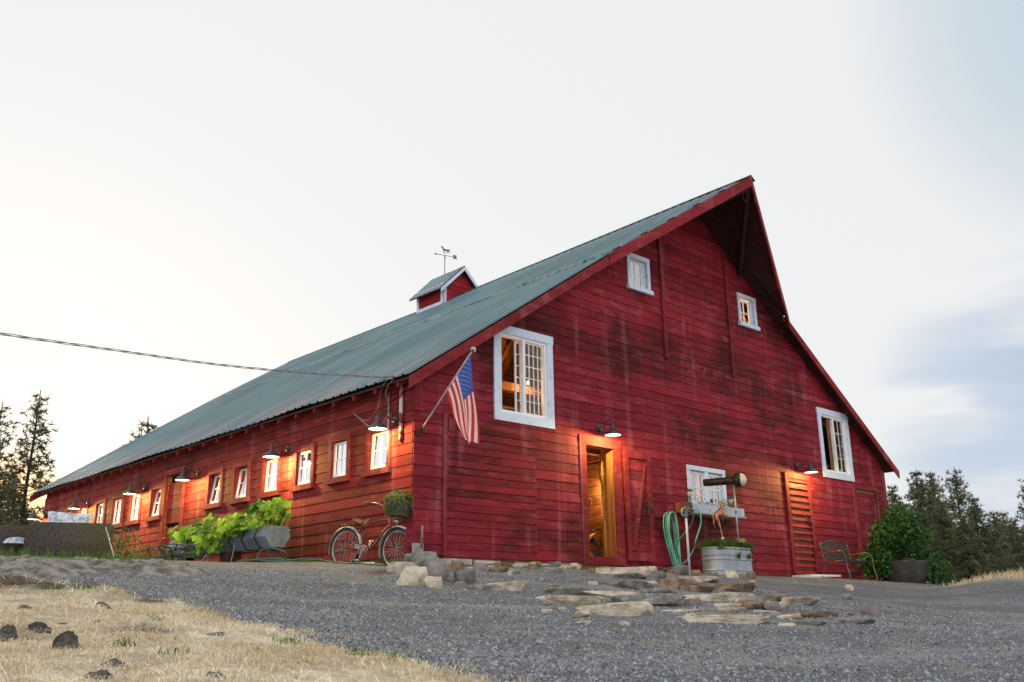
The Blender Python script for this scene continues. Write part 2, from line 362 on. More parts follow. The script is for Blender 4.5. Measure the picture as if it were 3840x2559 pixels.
def build_ground():
    def axis(a, b, st, far):
        c = list(np.arange(a, b+.001, st)); q = st; x = b; hi = []
        while x < far: q *= 1.25; x += q; hi.append(x)
        q = st; x = a; lo = []
        while x > -far: q *= 1.25; x -= q; lo.append(x)
        return lo[::-1]+c+hi
    xs = axis(-10, 12, .09, 600); ys = axis(-11, 3.5, .09, 600)
    V = [(x, y, T(x, y)) for y in ys for x in xs]; nx = len(xs)
    F = [(j*nx+i, j*nx+i+1, (j+1)*nx+i+1, (j+1)*nx+i) for j in range(len(ys)-1) for i in range(nx-1)]
    me = bpy.data.meshes.new('ground'); me.from_pydata(V, [], F)
    a = me.attributes.new('grass', 'FLOAT', 'POINT'); a.data.foreach_set('value', [grassmask(v[0], v[1]) for v in V])
    a = me.attributes.new('dust', 'FLOAT', 'POINT'); a.data.foreach_set('value', [dustmask(v[0], v[1]) for v in V])
    a = me.attributes.new('soil', 'FLOAT', 'POINT'); a.data.foreach_set('value', [soilmask(v[0], v[1]) for v in V])
    me.polygons.foreach_set('use_smooth', [True]*len(F))
    m, nt, b = newmat('gravel_and_dry_grass'); t = ntools(nt); N, L = t.N, t.L
    vo = N.new('ShaderNodeTexVoronoi'); vo.inputs['Scale'].default_value = 58; L.new(t.tc.outputs['Object'], vo.inputs['Vector'])
    sp = N.new('ShaderNodeSeparateColor'); L.new(vo.outputs['Color'], sp.inputs[0])
    g = t.mix(sp.outputs[0], (.075, .085, .103), (.275, .298, .328)); g = t.mix(t.mr(sp.outputs[1], .8, .9), g, (.06, .065, .08)); g = t.mix(t.mr(sp.outputs[2], .86, .95), g, (.44, .41, .37))
    big = t.noise(.9, 5); g = t.mix(t.math('MULTIPLY', t.mr(big, .4, .62), .5), g, (.14, .14, .15)); g = t.mix(t.math('MULTIPLY', t.mr(t.noise(.55, 4, stretch=(1, 2.2, 1)), .52, .7), .45), g, (.27, .25, .22))
    sx3 = N.new('ShaderNodeSeparateXYZ'); L.new(t.tc.outputs['Object'], sx3.inputs[0]); ra = t.math('SUBTRACT', t.math('MULTIPLY', sx3.outputs[0], .9), t.math('MULTIPLY', sx3.outputs[1], .44)); rb = t.math('ADD', t.math('MULTIPLY', sx3.outputs[0], .44), t.math('MULTIPLY', sx3.outputs[1], .9))
    cr_ = N.new('ShaderNodeCombineXYZ'); L.new(t.math('MULTIPLY', ra, .13), cr_.inputs[0]); L.new(rb, cr_.inputs[1]); trk = t.noise(1.5, 3, cr_.outputs[0]); g = t.mix(t.math('MULTIPLY', t.mr(trk, .48, .62), .42), g, (.095, .10, .115)); g = t.mix(t.math('MULTIPLY', t.mr(trk, .44, .34), .4), g, (.33, .33, .325)); g = t.mix(t.math('MULTIPLY', t.mr(t.noise(2.2, 4), .5, .72), .4), g, (.34, .31, .26))
    fine = t.noise(90, 3); dust = t.mix(t.mr(t.noise(6, 5), .35, .7), (.33, .30, .26), (.20, .18, .155)); dust = t.mix(t.mr(fine, .5, .7), dust, (.17, .155, .14))
    g = t.mix(t.math('MULTIPLY', t.attr('dust'), .75), g, dust)
    s = t.mix(t.mr(t.noise(3, 6, rough=.7), .36, .64), (.74, .66, .51), (.46, .38, .26)); s = t.mix(t.mr(t.noise(1.1, 5), .56, .72), s, (.13, .10, .07)); s = t.mix(t.mr(fine, .5, .75), s, (.80, .73, .60))
    g = t.mix(t.attr('soil'), g, t.mix(t.mr(t.noise(20, 5), .4, .65), (.17, .13, .10), (.06, .045, .035)))
    s = t.mix(t.attr('soil'), s, t.mix(t.mr(t.noise(14, 5), .4, .65), (.15, .11, .075), (.06, .045, .032)))
    c = t.mix(t.attr('grass'), g, s)
    L.new(c, b.inputs['Base Color']); b.inputs['Roughness'].default_value = .95; b.inputs['Specular IOR Level'].default_value = .15
    t.bump(t.math('ADD', t.math('MULTIPLY', vo.outputs['Distance'], -1.), t.math('MULTIPLY', t.noise(14, 5), 1.2)), b, .8, .02)
    me.materials.append(m)
    o = bpy.data.objects.new('ground', me); COL.objects.link(o); tag(o, 'grey gravel drive rising to the barn with dry grass at its edges', 'ground', kind='structure')
build_ground()

# ------------------------------------------------------------------ the barn
W, LEN, HX = 15.5, 17.3, 7.75
ROOF = [(-.3, 2.75), (4.6, 6.03), (HX, 8.2)]
barn = empty('barn', (0, 0, 0), 0, 'big weathered red plank barn with a flared grey-green metal roof and hay hood', 'barn')
def zroof(x):
    if x > HX: x = 2*HX-x
    (a, za), (b_, zb), (c, zc) = ROOF
    return za+(x-a)*(zb-za)/(b_-a) if x < b_ else zb+(x-b_)*(zc-zb)/(c-b_)
def xroof(z, off=.1):
    z += off
    (a, za), (b_, zb), (c, zc) = ROOF
    x = a+(z-za)*(b_-a)/(zb-za) if z < zb else b_+(z-zb)*(c-b_)/(zc-zb)
    return x
G = lambda u, z, d=0: Vector((u, -d, z))          # gable wall: u = x, d = outwards (-y)
LW = lambda u, z, d=0: Vector((-d, u, z))         # left wall:  u = y, d = outwards (-x)
def hexa(mb, c, t=.5, m=0):
    i = len(mb.v); mb.v += [tuple(p) for p in c]
    for q in ((3, 2, 1, 0), (4, 5, 6, 7), (0, 1, 5, 4), (1, 2, 6, 5), (2, 3, 7, 6), (3, 0, 4, 7)):
        mb.f.append(tuple(i+k for k in q)); mb.t.append(t); mb.m.append(m)
def planks(mb, mp, ulo, uhi, z0, z1, course, openings, lim=None, seed=1, d0=0, d1=.02, lap=.009, gap=.007, seg=(2.2, 4.6), wav=.004, off=.0):
    R = random.Random(seed); z = z0
    while z < z1-1e-4:
        zt = min(z+course*(1+R.uniform(-.04, .04)), z1)
        if z1-zt < course*.3: zt = z1
        brk = [ulo-1]; u = ulo-R.uniform(0, seg[0])
        while u < uhi+1: u += R.uniform(*seg); brk.append(u)
        segs = [(brk[i], brk[i+1], R.random(), R.uniform(0, .004)) for i in range(len(brk)-1)]
        wob = [R.uniform(-wav, wav) for _ in brk]
        cuts = sorted({z, zt, *[q for o in openings for q in (o[2], o[3]) if z+1e-4 < q < zt-1e-4]})
        for a, b_ in zip(cuts[:-1], cuts[1:]):
            mid = (a+b_)/2; iv = [(ulo, uhi)]
            for o in openings:
                if o[2] < mid < o[3]:
                    ni = []
                    for p, q in iv:
                        if o[0] > p: ni.append((p, min(q, o[0])))
                        if o[1] < q: ni.append((max(p, o[1]), q))
                    iv = [(p, q) for p, q in ni if q-p > 1e-4]
            ga = gap if a == z else 0; lb = lap*(1-(a-z)/(zt-z)); lt = lap*(1-(b_-z)/(zt-z))
            for p, q in iv:
                for k, (s0, s1, tn, ds) in enumerate(segs):
                    l, r = max(p, s0), min(q, s1-.003)
                    if r-l < .004: continue
                    l0 = l1 = l; r0 = r1 = r
                    if lim:
                        la, ra = lim(a); lb_, rb_ = lim(b_)
                        l0, l1, r0, r1 = max(l, la), max(l, lb_), min(r, ra), min(r, rb_)
                        if r0-l0 < .01: continue
                        if r1 < l1: l1 = r1 = (l1+r1)/2
                    wa = wob[k] if a == z else 0; wb = wob[k+1] if a == z else 0
                    D1b, D1t = d1+lb+ds, d1+lt+ds
                    hexa(mb, [mp(l0, a+ga+wa, d0), mp(r0, a+ga+wb, d0), mp(r0, a+ga+wb, D1b), mp(l0, a+ga+wa, D1b), mp(l1, b_, d0), mp(r1, b_, d0), mp(r1, b_, D1t), mp(l1, b_, D1t)], tn)
        z = zt
def barn_part(mb, name, m, parent=barn, label=None, smooth=False):
    o = mb.build(name, m, parent, smooth)
    if label: o['label'] = label
    return o

# window and door openings: (u0,u1,z0,z1) outer edge of the trim
LWIN = [(.56, 1.26), (1.73, 2.39), (2.87, 3.56), (4.04, 4.76), (5.22, 5.94), (6.37, 7.07), (9.25, 9.97), (10.42, 11.15), (11.5, 12.25), (12.66, 13.35), (13.85, 14.52), (15.0, 15.66)]
LZ = (1.33, 2.15); LT = .095
def shrink(o, a): return (o[0]+a, o[1]-a, o[2]+a, o[3]-a)
GWIN = dict(big=(1.665, 3.11, 2.32, 4.045), right=(12.41, 13.9, 2.285, 4.02), sl=(5.385, 6.105, 5.525, 6.335), sr=(9.33, 10.07, 5.525, 6.335), mid=(6.95, 8.26, 1.2, 2.055))
GTR = dict(big=.15, right=.15, sl=.09, sr=.09, mid=.09)
gopen = [shrink(GWIN[k], GTR[k]) for k in GWIN]+[(3.92, 4.69, .12, 2.135)]
lopen = [(a+LT, b_-LT, LZ[0]+LT, LZ[1]-LT) for a, b_ in LWIN]+[(8.24, 9.1, .0, 2.28)]
lim = lambda z: (max(-.02, xroof(z)), min(W+.02, 2*HX-xroof(z)))
limc = lambda z: (max(0, xroof(z, .14)), min(W, 2*HX-xroof(z, .14)))
# gable siding: narrow-board sliding door panel and right hand doors are left free
panel = (.64, 2.62, -.2, 2.12); rdoor = (13.86, 14.98, -.3, 2.12); ldoor = (10.72, 11.6, -.2, 2.1)
mb = MB(); planks(mb, G, -.02, W+.02, 0.015, 8.1, .1715, gopen+[panel, rdoor, ldoor], lim, 3)
planks(mb, G, 9.0, W+.02, -.17, .01, .17, [rdoor, ldoor], None, 31)
planks(mb, G, 2.62, 9.0, -.07, .01, .08, [(3.75, 4.85, -.2, .1)], None, 32)
barn_part(mb, 'gable_wall', RED)
mb = MB(); planks(mb, G, 0, W, -.3, 8.0, .22, gopen, limc, 4, d0=-.12, d1=-.004, lap=0, gap=.0005, wav=0, seg=(3, 5)); barn_part(mb, 'gable_sheathing', [CORE])
mb = MB(); planks(mb, LW, 0, LEN, 0.0, 2.86, .1715, lopen, None, 5); barn_part(mb, 'side_wall', REDSIDE)
mb = MB(); planks(mb, LW, .12, LEN, -.3, 2.84, .22, lopen, None, 6, d0=-.12, d1=-.004, lap=0, gap=.0005, wav=0); barn_part(mb, 'side_sheathing', CORE)
RW = lambda u, z, d=0: Vector((W+d, u, z)); BW = lambda u, z, d=0: Vector((u, LEN+d, z))
mb = MB(); planks(mb, RW, 0, LEN, -.17, 2.86, .1715, [], None, 7, d0=-.12); barn_part(mb, 'side_wall', RED)
mb = MB(); planks(mb, BW, -.02, W+.02, -.3, 8.1, .1715, [], lim, 8, d0=-.12); barn_part(mb, 'gable_wall', RED)

# roof ---------------------------------------------------------------
def zridge(y): return float(np.interp(y, [-1.7, -.3, 0, 3, 10, 18], [8.21, 8.2, 8.2, 8.16, 8.07, 8.08]))
YF, YB, HOOD = -.3, 17.75, -1.64
ribs = [(0, 0), (.018, .038), (.072, .038), (.09, 0), (.145, .0), (.16, .012), (.18, .012), (.195, 0)]
def build_roof():
    global roof
    st = []; y = HOOD-.001
    while y < YB:
        for dy, h in ribs:
            if y+dy < YB: st.append((y+dy, h))
        y += .25
    st.append((YB, 0))
    RM, nt, b = newmat('corrugated_roof_metal'); t = ntools(nt)
    c = t.mix(t.mr(t.noise(.35, 5), .35, .65), (.095, .172, .19), (.062, .12, .137)); c = t.mix(t.math('MULTIPLY', t.mr(t.noise(1, 5, stretch=(.5, 9, .5)), .5, .75), .5), c, (.19, .25, .27))
    c = t.mix(t.math('MULTIPLY', t.mr(t.noise(2.6, 6), .60, .75), .35), c, (.17, .11, .10))
    sep = t.N.new('ShaderNodeSeparateXYZ'); t.L.new(t.tc.outputs['Object'], sep.inputs[0]); c = t.mix(t.math('MULTIPLY', t.mr(sep.outputs[2], 4.2, 2.7), t.mr(t.noise(1, 4, stretch=(.3, 5, .3)), .42, .62, 0., .75)), c, (.30, .20, .20))
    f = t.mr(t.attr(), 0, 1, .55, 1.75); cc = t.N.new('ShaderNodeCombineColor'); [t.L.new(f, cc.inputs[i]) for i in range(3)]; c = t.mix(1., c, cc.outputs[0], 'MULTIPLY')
    t.L.new(c, b.inputs['Base Color']); b.inputs['Metallic'].default_value = .35; b.inputs['Roughness'].default_value = .36; b.inputs['Specular IOR Level'].default_value = .4
    for side, nm in ((0, 'left'), (1, 'right')):
        X = (lambda x: x) if side == 0 else (lambda x: 2*HX-x)
        mb = MB()
        for part in (0, 1):
            i0 = len(mb.v); cols = []
            for y, h in st:
                if part == 0 and y < YF-1e-6: continue
                zr = zridge(y)
                wob = .012*math.sin(y*.8)+.008*math.sin(y*2.1+1)
                if part == 0: pts = [(-.3-.01*((int(y/.88) % 2)), 2.75+wob+h*.7, 0), (2.2, 4.42+h+wob*.6, 0), (4.63, 6.045+h, 0)]
                else:
                    xs = 4.57 if y >= YF else 4.6+(YF-y)/(YF-HOOD)*(HX-4.6)
                    zz = lambda x: 6.04+(x-4.6)*(zr-6.04)/(HX-4.6)
                    xm = (xs+HX)/2
                    pts = [(xs, zz(xs)+h-.004, 0), (xm, zz(xm)+h, 0), (HX, zr+h*.4, 0)]
                cols.append([len(mb.v)+k for k in range(3)]); mb.v += [(X(p[0]), y, p[1]) for p in pts]
            tt = [(.5*(st[i][1]+st[i+1][1])/.034) for i in range(len(st)-1) if part == 1 or st[i][0] >= YF-1e-6]; rt = tt+[0]  # rib light and shade put into the tint: crests lighter, valleys darker
            for ci, (a, b2) in enumerate(zip(cols[:-1], cols[1:])):
                for k in range(2):
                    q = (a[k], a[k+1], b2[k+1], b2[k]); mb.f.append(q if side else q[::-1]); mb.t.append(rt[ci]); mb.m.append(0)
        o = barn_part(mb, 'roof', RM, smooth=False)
        if side == 0: roof = o
        # boards under the metal
        mb = MB(); off = .045; th = .035
        def slab(p0, p1, yA0, yB0, yA1, yB1, m=0):
            (x0, z0), (x1, z1) = p0, p1; c = []
            for dz in (-th, 0):
                c += [(X(x0), yA0, z0-off+dz), (X(x1), yA1, z1-off+dz), (X(x1), yB1, z1-off+dz), (X(x0), yB0, z0-off+dz)]
            hexa(mb, c, .5, m)
        slab((-.27, 2.77), (4.6, 6.03), YF+.02, YB-.02, YF+.02, YB-.02)
        for ya, yb in ((YF+.02, 3), (3, 10), (10, YB-.02)):
            hexa(mb, [(X(4.6), ya, 6.03-off-th), (X(HX), ya, zridge(ya)-off-th), (X(HX), yb, zridge(yb)-off-th), (X(4.6), yb, 6.03-off-th), (X(4.6), ya, 6.03-off), (X(HX), ya, zridge(ya)-off), (X(HX), yb, zridge(yb)-off), (X(4.6), yb, 6.03-off)])
        # hood triangle
        A, B_, C_ = (X(4.42), YF-.03, 5.92), (X(HX), YF+.02, zridge(YF)), (X(HX), HOOD-.01, 8.19)
        i = len(mb.v)
        for dz in (-off-th, -off): mb.v += [(p[0], p[1], p[2]+dz) for p in (A, B_, C_)]
        for q in ((0, 1, 2), (5, 4, 3), (0, 2, 5, 3), (1, 0, 3, 4), (2, 1, 4, 5)): mb.f.append(tuple(i+k for k in q)); mb.t.append(.5); mb.m.append(0)
        barn_part(mb, 'roof_deck', SOFF)
        # rake boards (front)
        def rake(P, Q, dep=.2, th=.035, up=.0):
            mbx = MB(); P, Q = Vector(P), Vector(Q); dy = Vector((0, 1, 0)); nrm = Vector((0, -th, 0))
            hexa(mbx, [P+Vector((0, 0, -dep)), Q+Vector((0, 0, -dep)), Q+Vector((0, 0, -dep))+nrm, P+Vector((0, 0, -dep))+nrm, P, Q, Q+nrm, P+nrm], .6)
            return barn_part(mbx, 'rake_board', REDT)
        rake((X(-.34), YF, 2.70), (X(4.6), YF, 6.0), .19)
        mbx = MB(); zz = .215
        hexa(mbx, [(X(4.5), YF-.02, 5.95-zz), (X(HX), HOOD+.0, 8.19-zz), (X(HX), HOOD-.04, 8.19-zz), (X(4.5), YF-.06, 5.95-zz), (X(4.5), YF-.02, 5.98), (X(HX), HOOD, 8.215), (X(HX), HOOD-.04, 8.215), (X(4.5), YF-.06, 5.98)], .7)
        barn_part(mbx, 'rake_board', REDT)
        mbx = MB(); hexa(mbx, [(X(-.34), YB, 2.5), (X(4.6), YB, 5.8), (X(4.6), YB+.03, 5.8), (X(-.34), YB+.03, 2.5), (X(-.34), YB, 2.7), (X(4.6), YB, 6.0), (X(4.6), YB+.03, 6.0), (X(-.34), YB+.03, 2.7)]); barn_part(mbx, 'rake_board', REDT)
        mbx = MB(); mbx.box((X(4.66), -.335, 5.90), (.16, .03, .12)); barn_part(mbx, 'rake_splice', REDT)
        # lookout rafter under the hood
        mbx = MB(); hexa(mbx, [(X(5.9), -.02, 6.72), (X(HX-.06), HOOD+.06, 7.88), (X(HX), HOOD+.12, 7.88), (X(6.0), -.0, 6.72), (X(5.9), -.02, 6.84), (X(HX-.06), HOOD+.06, 8.0), (X(HX), HOOD+.12, 8.0), (X(6.0), 0, 6.84)]); barn_part(mbx, 'hood_rafter', SOFF)
        # rafter tails
        proto = None; y = .1
        while y < LEN+.2:
            if proto is None:
                mbx = MB(); w2 = .025
                hexa(mbx, [(X(-.27), -w2, 2.605), (X(.0), -w2, 2.76), (X(.0), w2, 2.76), (X(-.27), w2, 2.605), (X(-.27), -w2, 2.68), (X(0), -w2, 2.865), (X(0), w2, 2.865), (X(-.27), w2, 2.68)], .6)
                o = barn_part(mbx, 'rafter_tail', REDT); proto = o
            else:
                o = proto.copy(); COL.objects.link(o)
            o.location = (0, y, 0); y += .62
    RS2 = random.Random(14); mb = MB(); prev = None; y = .0
    while y < 17.7:
        lift = RS2.choice((0, 0, 0, .012, .03)); x = 4.5+RS2.uniform(-.02, .02); z = 6.03+(x-4.6)*.68+.042; row = [(x, y, z+lift-.03), (x, y, z+lift), (4.62, y, 6.095)]
        if prev: mb.face([prev[0], prev[1], row[1], row[0]]); mb.face([prev[1], prev[2], row[2], row[1]])
        prev = row; y += RS2.uniform(.12, .45)
    barn_part(mb, 'lap_flashing', mat('bent_flashing', (.20, .29, .31), (.10, .15, .17), 3, .5, metal=.4))
    # ridge cap, hay trolley beam
    mb = MB(); ys = [HOOD-.03, -.3, 3, 7, 10, 14, YB+.02]
    for s in (-1, 1):
        for a, b2 in zip(ys[:-1], ys[1:]):
            mb.face([(HX, a, zridge(a)+.035), (HX, b2, zridge(b2)+.035), (HX+s*.16, b2, zridge(b2)-.07), (HX+s*.16, a, zridge(a)-.07)])
    barn_part(mb, 'ridge_cap', roof.data.materials[0])
    mb = MB(); mb.mbox(G, HX-.05, HX+.05, 7.92, 8.06, -.3, 1.6); barn_part(mb, 'hay_beam', SOFF)
    mb = MB(); mb.tube([(HX, -1.42, 7.93), (HX, -1.42, 7.78), (HX+.04, -1.42, 7.72), (HX+.1, -1.42, 7.74)], .014); mb.tube([(HX+.0, -1.42, 7.88), (HX+.25, -1.3, 7.80)], .012); mb.box((HX+.02, -1.42, 7.90), (.1, .06, .06)); barn_part(mb, 'pulley_hook', IRON)
build_roof()

# trims on the gable ---------------------------------------------------
def board(mp, u0, u1, z0, z1, d0, d1, m, name='batten', t=.5, label=None, **k):
    mb = MB(); mb.mbox(mp, u0, u1, z0, z1, d0, d1, t, **k); return barn_part(mb, name, m, label=label)
board(G, .55, .625, .0, 2.28, .028, .07, REDT); board(G, 6.44, 6.55, 4.24, 6.95, .026, .075, REDT); board(G, 8.86, 8.95, 4.22, 7.0, .026, .07, REDT)
mb = MB(); mb.face([G(6.5, 4.24, .032), G(6.53, 3.85, .032), G(6.56, 4.24, .032)]); barn_part(mb, 'splintered_batten', REDT)
board(G, -.022, .13, 2.25, 2.76, .03, .05, REDT, 'corner_board'); board(G, W-.1, W+.04, -.2, 2.7, .03, .06, REDT, 'corner_board')
board(RW, -.02, .1, -.2, 2.75, .03, .06, REDT, 'corner_board'); board(LW, LEN-.12, LEN+.02, 0, 2.6, .03, .05, REDT, 'corner_board')
# foundation of white and rough concrete blocks under the near end
for i, (a, b_, z0, z1, d) in enumerate([(.55, 1.15, -.19, -.02, .05), (1.2, 1.75, -.17, -.03, .06), (2.1, 3.1, -.22, -.04, .04), (3.1, 3.7, -.2, -.03, .03), (4.9, 7.5, -.3, -.08, -.01), (0.0, .5, -.25, .0, .02)]):
    mb = MB(); mb.mbox(G, a, b_, z0-.1, z1, -.2, d); barn_part(mb, 'foundation_block', mat('whitewashed_concrete', (.62, .58, .54), (.40, .32, .28), 6, .9, bump=.5, bscale=30) if i < 3 else CONC)
mb = MB(); mb.mbox(LW, -.0, LEN, -.6, -.01, -.2, -.02); barn_part(mb, 'footing', CONC)
# sliding door of narrow boards
mb = MB(); planks(mb, G, .64, 2.62, .0, 2.12, .118, [], None, 11, d0=.0, d1=.035, lap=.006, seg=(5, 6)); sd = barn_part(mb, 'sliding_door', RED)
mb = MB(); mb.mbox(G, .66, .80, 2.0, 2.2, .046, .06); mb.mbox(G, .72, .78, 1.9, 2.0, .046, .055); barn_part(mb, 'hanger', REDT, sd)
mb = MB(); mb.mbox(G, .64, 2.62, 2.12, 2.2, .0, .03); barn_part(mb, 'door_track_board', REDT)
# knot holes
mb = MB()
for x, z, r in ((7.75, 4.22, .035), (8.1, 4.22, .03), (7.45, 2.42, .02), (8.85, 2.36, .022), (9.35, 2.33, .02), (9.6, 1.25, .02), (4.3, 3.2, .02), (5.6, 2.95, .02)):
    mb.face([G(x+r*math.cos(a)*1.4, z+r*math.sin(a)*.7, .036) for a in [k*.785 for k in range(8)]])
barn_part(mb, 'knot_holes', DARKW)

# windows ---------------------------------------------------------------
def sash_mesh(mp, u0, u1, z0, z1, st, mu, cols, rows, d0, d1, m, parent, glassm, tilt=0., bottom=None, name='sash'):
    if tilt:
        ca, sa = math.cos(tilt), math.sin(tilt); mp0 = mp; mp = lambda u, z, d=0: mp0(u, z0+(z-z0)*ca, d-(z-z0)*sa)
    mb = MB(); bt = bottom or st
    mb.mbox(mp, u0, u0+st, z0, z1, d0, d1); mb.mbox(mp, u1-st, u1, z0, z1, d0, d1)
    mb.mbox(mp, u0+st, u1-st, z0, z0+bt, d0, d1-.002); mb.mbox(mp, u0+st, u1-st, z1-st, z1, d0, d1-.002)
    iu0, iu1, iz0, iz1 = u0+st, u1-st, z0+bt, z1-st
    for k in range(1, cols):
        c = iu0+(iu1-iu0)*k/cols; mb.mbox(mp, c-mu/2, c+mu/2, iz0, iz1, d0+.003, d1-.005)
    for k in range(1, rows):
        c = iz0+(iz1-iz0)*k/rows
        mb.mbox(mp, iu0, iu1, c-mu/2, c+mu/2, d0+.002, d1-.007)
    s = barn_part(mb, name, m, parent)
    g = MB(); dm = (d0+d1)/2; g.face([mp(iu0, iz0, dm), mp(iu1, iz0, dm), mp(iu1, iz1, dm), mp(iu0, iz1, dm)]); gp_ = barn_part(g, 'pane', glassm, parent)
    return s
CURT = mat('curtain_cloth', (.60, .58, .56), (.48, .46, .45), 2, .9, stretch=(6, 6, .3))
def window_trim(mp, o, tw, m, sill=False, head=.0, dd=.055, top=None):
    u0, u1, z0, z1 = o; mb = MB(); top = top or tw
    mb.mbox(mp, u0, u0+tw, z0+tw, z1-top, .022, dd); mb.mbox(mp, u1-tw, u1, z0+tw, z1-top, .022, dd)
    mb.mbox(mp, u0-head, u1+head, z1-top, z1, .022, dd+.005); mb.mbox(mp, u0-(.03 if sill else 0), u1+(.03 if sill else 0), z0, z0+tw, .022, dd+(.045 if sill else .003))
    e = .018
    for a, b_, c, d in ((u0+tw-e, u0+tw+.003, z0+tw, z1-top), (u1-tw-.003, u1-tw+e, z0+tw, z1-top), (u0+tw+.003, u1-tw-.003, z0+tw-e, z0+tw+.003), (u0+tw+.003, u1-tw-.003, z1-top-.003, z1-top+e)):
        mb.mbox(mp, a, b_, c, d, -.12, .021)
    return barn_part(mb, 'window', m)
tilts = [.05, .03, .03, .04, .13, .15, .14, .03, .03, .03, .03, .03]
for i, (a, b_) in enumerate(LWIN):
    wn = window_trim(LW, (a, b_, LZ[0], LZ[1]), LT, REDT, sill=True)
    sash_mesh(LW, a+LT+.008, b_-LT-.008, LZ[0]+LT+.004, LZ[1]-LT-.012, .04, .022, 2, 2, -.02, .012, VINYL, wn, GLASS2, tilts[i], bottom=.065)
    if i not in (4, 5, 6, 9):
        mb = MB(); n = 14; u = [a+LT+(b_-a-2*LT)*k/n for k in range(n+1)]
        for k in range(n): mb.face([LW(u[k], LZ[0]+.05, -.26-.02*(k % 2)), LW(u[k+1], LZ[0]+.05, -.26-.02*((k+1) % 2)), LW(u[k+1], LZ[1], -.26-.02*((k+1) % 2)), LW(u[k], LZ[1], -.26-.02*(k % 2))])
        barn_part(mb, 'curtain', CURT, wn)
    if i == 0:
        mb = MB(); mb.mbox(LW, a-.02, b_+.05, 2.15, 2.32, .03, .045); barn_part(mb, 'header_board', REDT, wn)
wn = window_trim(G, GWIN['big'], .15, WHITE, head=.015)
u0, u1, z0, z1 = shrink(GWIN['big'], .15)
mb = MB()
for q in ((u0, u0+.04, z0, z1), (u1-.05, u1, z0, z1), (u0+.04, u1-.05, z0, z0+.05), (u0+.04, u1-.05, z1-.05, z1), ((u0+u1)/2-.02, (u0+u1)/2+.045, z0+.05, z1-.05)): mb.mbox(G, *q, -.05, .03)
barn_part(mb, 'slider_frame', VINYL, wn)
um = (u0+u1)/2
sash_mesh(G, um+.045, u1-.05, z0+.05, z1-.05, .02, .010, 4, 6, -.03, .0, VINYL, wn, GLASS)
sash_mesh(G, um-.13, um+.02, z0+.05, z1-.05, .03, .008, 1, 6, -.085, -.055, VINYL, wn, GLASS)
wn = window_trim(G, GWIN['right'], .15, WHITE, head=.015)
u0, u1, z0, z1 = shrink(GWIN['right'], .15); mb = MB()
for q in ((u0, u0+.04, z0, z1), (u1-.05, u1, z0, z1), (u0+.04, u1-.05, z0, z0+.05), (u0+.04, u1-.05, z1-.05, z1), ((u0+u1)/2-.02, (u0+u1)/2+.045, z0+.05, z1-.05)): mb.mbox(G, *q, -.05, .03)
barn_part(mb, 'slider_frame', VINYL, wn); um = (u0+u1)/2
sash_mesh(G, um+.045, u1-.05, z0+.05, z1-.05, .02, .007, 2, 4, -.03, .0, VINYL, wn, GLASS2)
mb = MB(); mb.face([G(um-.16, z0+.05, -.06), G(um-.02, z0+.05, -.06), G(um-.02, z1-.05, -.06), G(um-.16, z1-.05, -.06)]); mb.face([G(u0+.05, z0, -.3), G(um-.2, z0, -.3), G(um-.2, z1, -.3), G(u0+.05, z1, -.3)], m=1); barn_part(mb, 'curtain', [CORE, mat('brown_blind', (.12, .08, .055), None, 3, .9)], wn)
for k in ('sl', 'sr'):
    wn = window_trim(G, GWIN[k], .09, WHITE, sill=True); u0, u1, z0, z1 = shrink(GWIN[k], .09)
    sash_mesh(G, u0+.006, u1-.09, z0+.004, z1-.03, .035, .025, 2, 2, -.05, -.02, VINYL, wn, GLASS2 if k == 'sl' else GLASS)
    mb = MB(); mb.mbox(G, u1-.09, u1, z0, z1, -.06, -.01); barn_part(mb, 'stop', WHITE, wn)
wn = window_trim(G, GWIN['mid'], .09, WHITE); u0, u1, z0, z1 = shrink(GWIN['mid'], .09); um = (u0+u1)/2
mb = MB(); mb.mbox(G, um-.05, um+.05, z0, z1, -.05, .05); barn_part(mb, 'mullion', WHITE, wn)
sash_mesh(G, u0+.004, um-.054, z0, z1-.02, .045, .035, 2, 2, -.05, -.01, VINYL, wn, GLASS2)
sash_mesh(G, um+.054, u1-.03, z0, z1-.02, .045, .035, 2, 2, -.05, -.01, VINYL, wn, GLASS2)

# doors -------------------------------------------------------------------
mb = MB(); mb.mbox(G, 3.75, 3.92, -.02, 2.135, .02, .05); mb.mbox(G, 4.69, 4.9, -.02, 2.135, .02, .05); mb.mbox(G, 3.75, 4.9, 2.135, 2.32, .02, .055); mb.mbox(G, 3.924, 4.686, -.02, .123, -.165, .06)
mb.mbox(G, 3.9, 3.924, .123, 2.131, -.16, .019); mb.mbox(G, 3.924, 4.686, 2.131, 2.15, -.16, .019)
df = barn_part(mb, 'door_frame', REDT)
mb = MB(); mb.mbox(G, 4.686, 4.72, .123, 2.131, -.16, .019); barn_part(mb, 'door_jamb', mat('lamplit_wood_jamb', (.42, .16, .045), (.27, .09, .03), 3, .6, stretch=(4, 4, .6)), df)  # right jamb: glow of the inside lamps put into its orange colour
DM = lambda u, z, d=0: G(4.92+(u)*math.cos(.06), z, .06+d+u*math.sin(.06))
mb = MB(); planks(mb, DM, .0, .72, .07, 2.13, .17, [], None, 21, d0=0, d1=.022, lap=.004, seg=(3, 4)); dl = barn_part(mb, 'door', RED, label='open plank door leaf with a Z brace folded back on the wall')
mb = MB(); f = .105
for q in ((0, f, .07, 2.13), (.72-f, .72, .07, 2.13), (f, .72-f, 2.13-f-.03, 2.13), (f, .72-f, .07, .07+f+.05)): mb.mbox(DM, *q, .028, .055, .6)
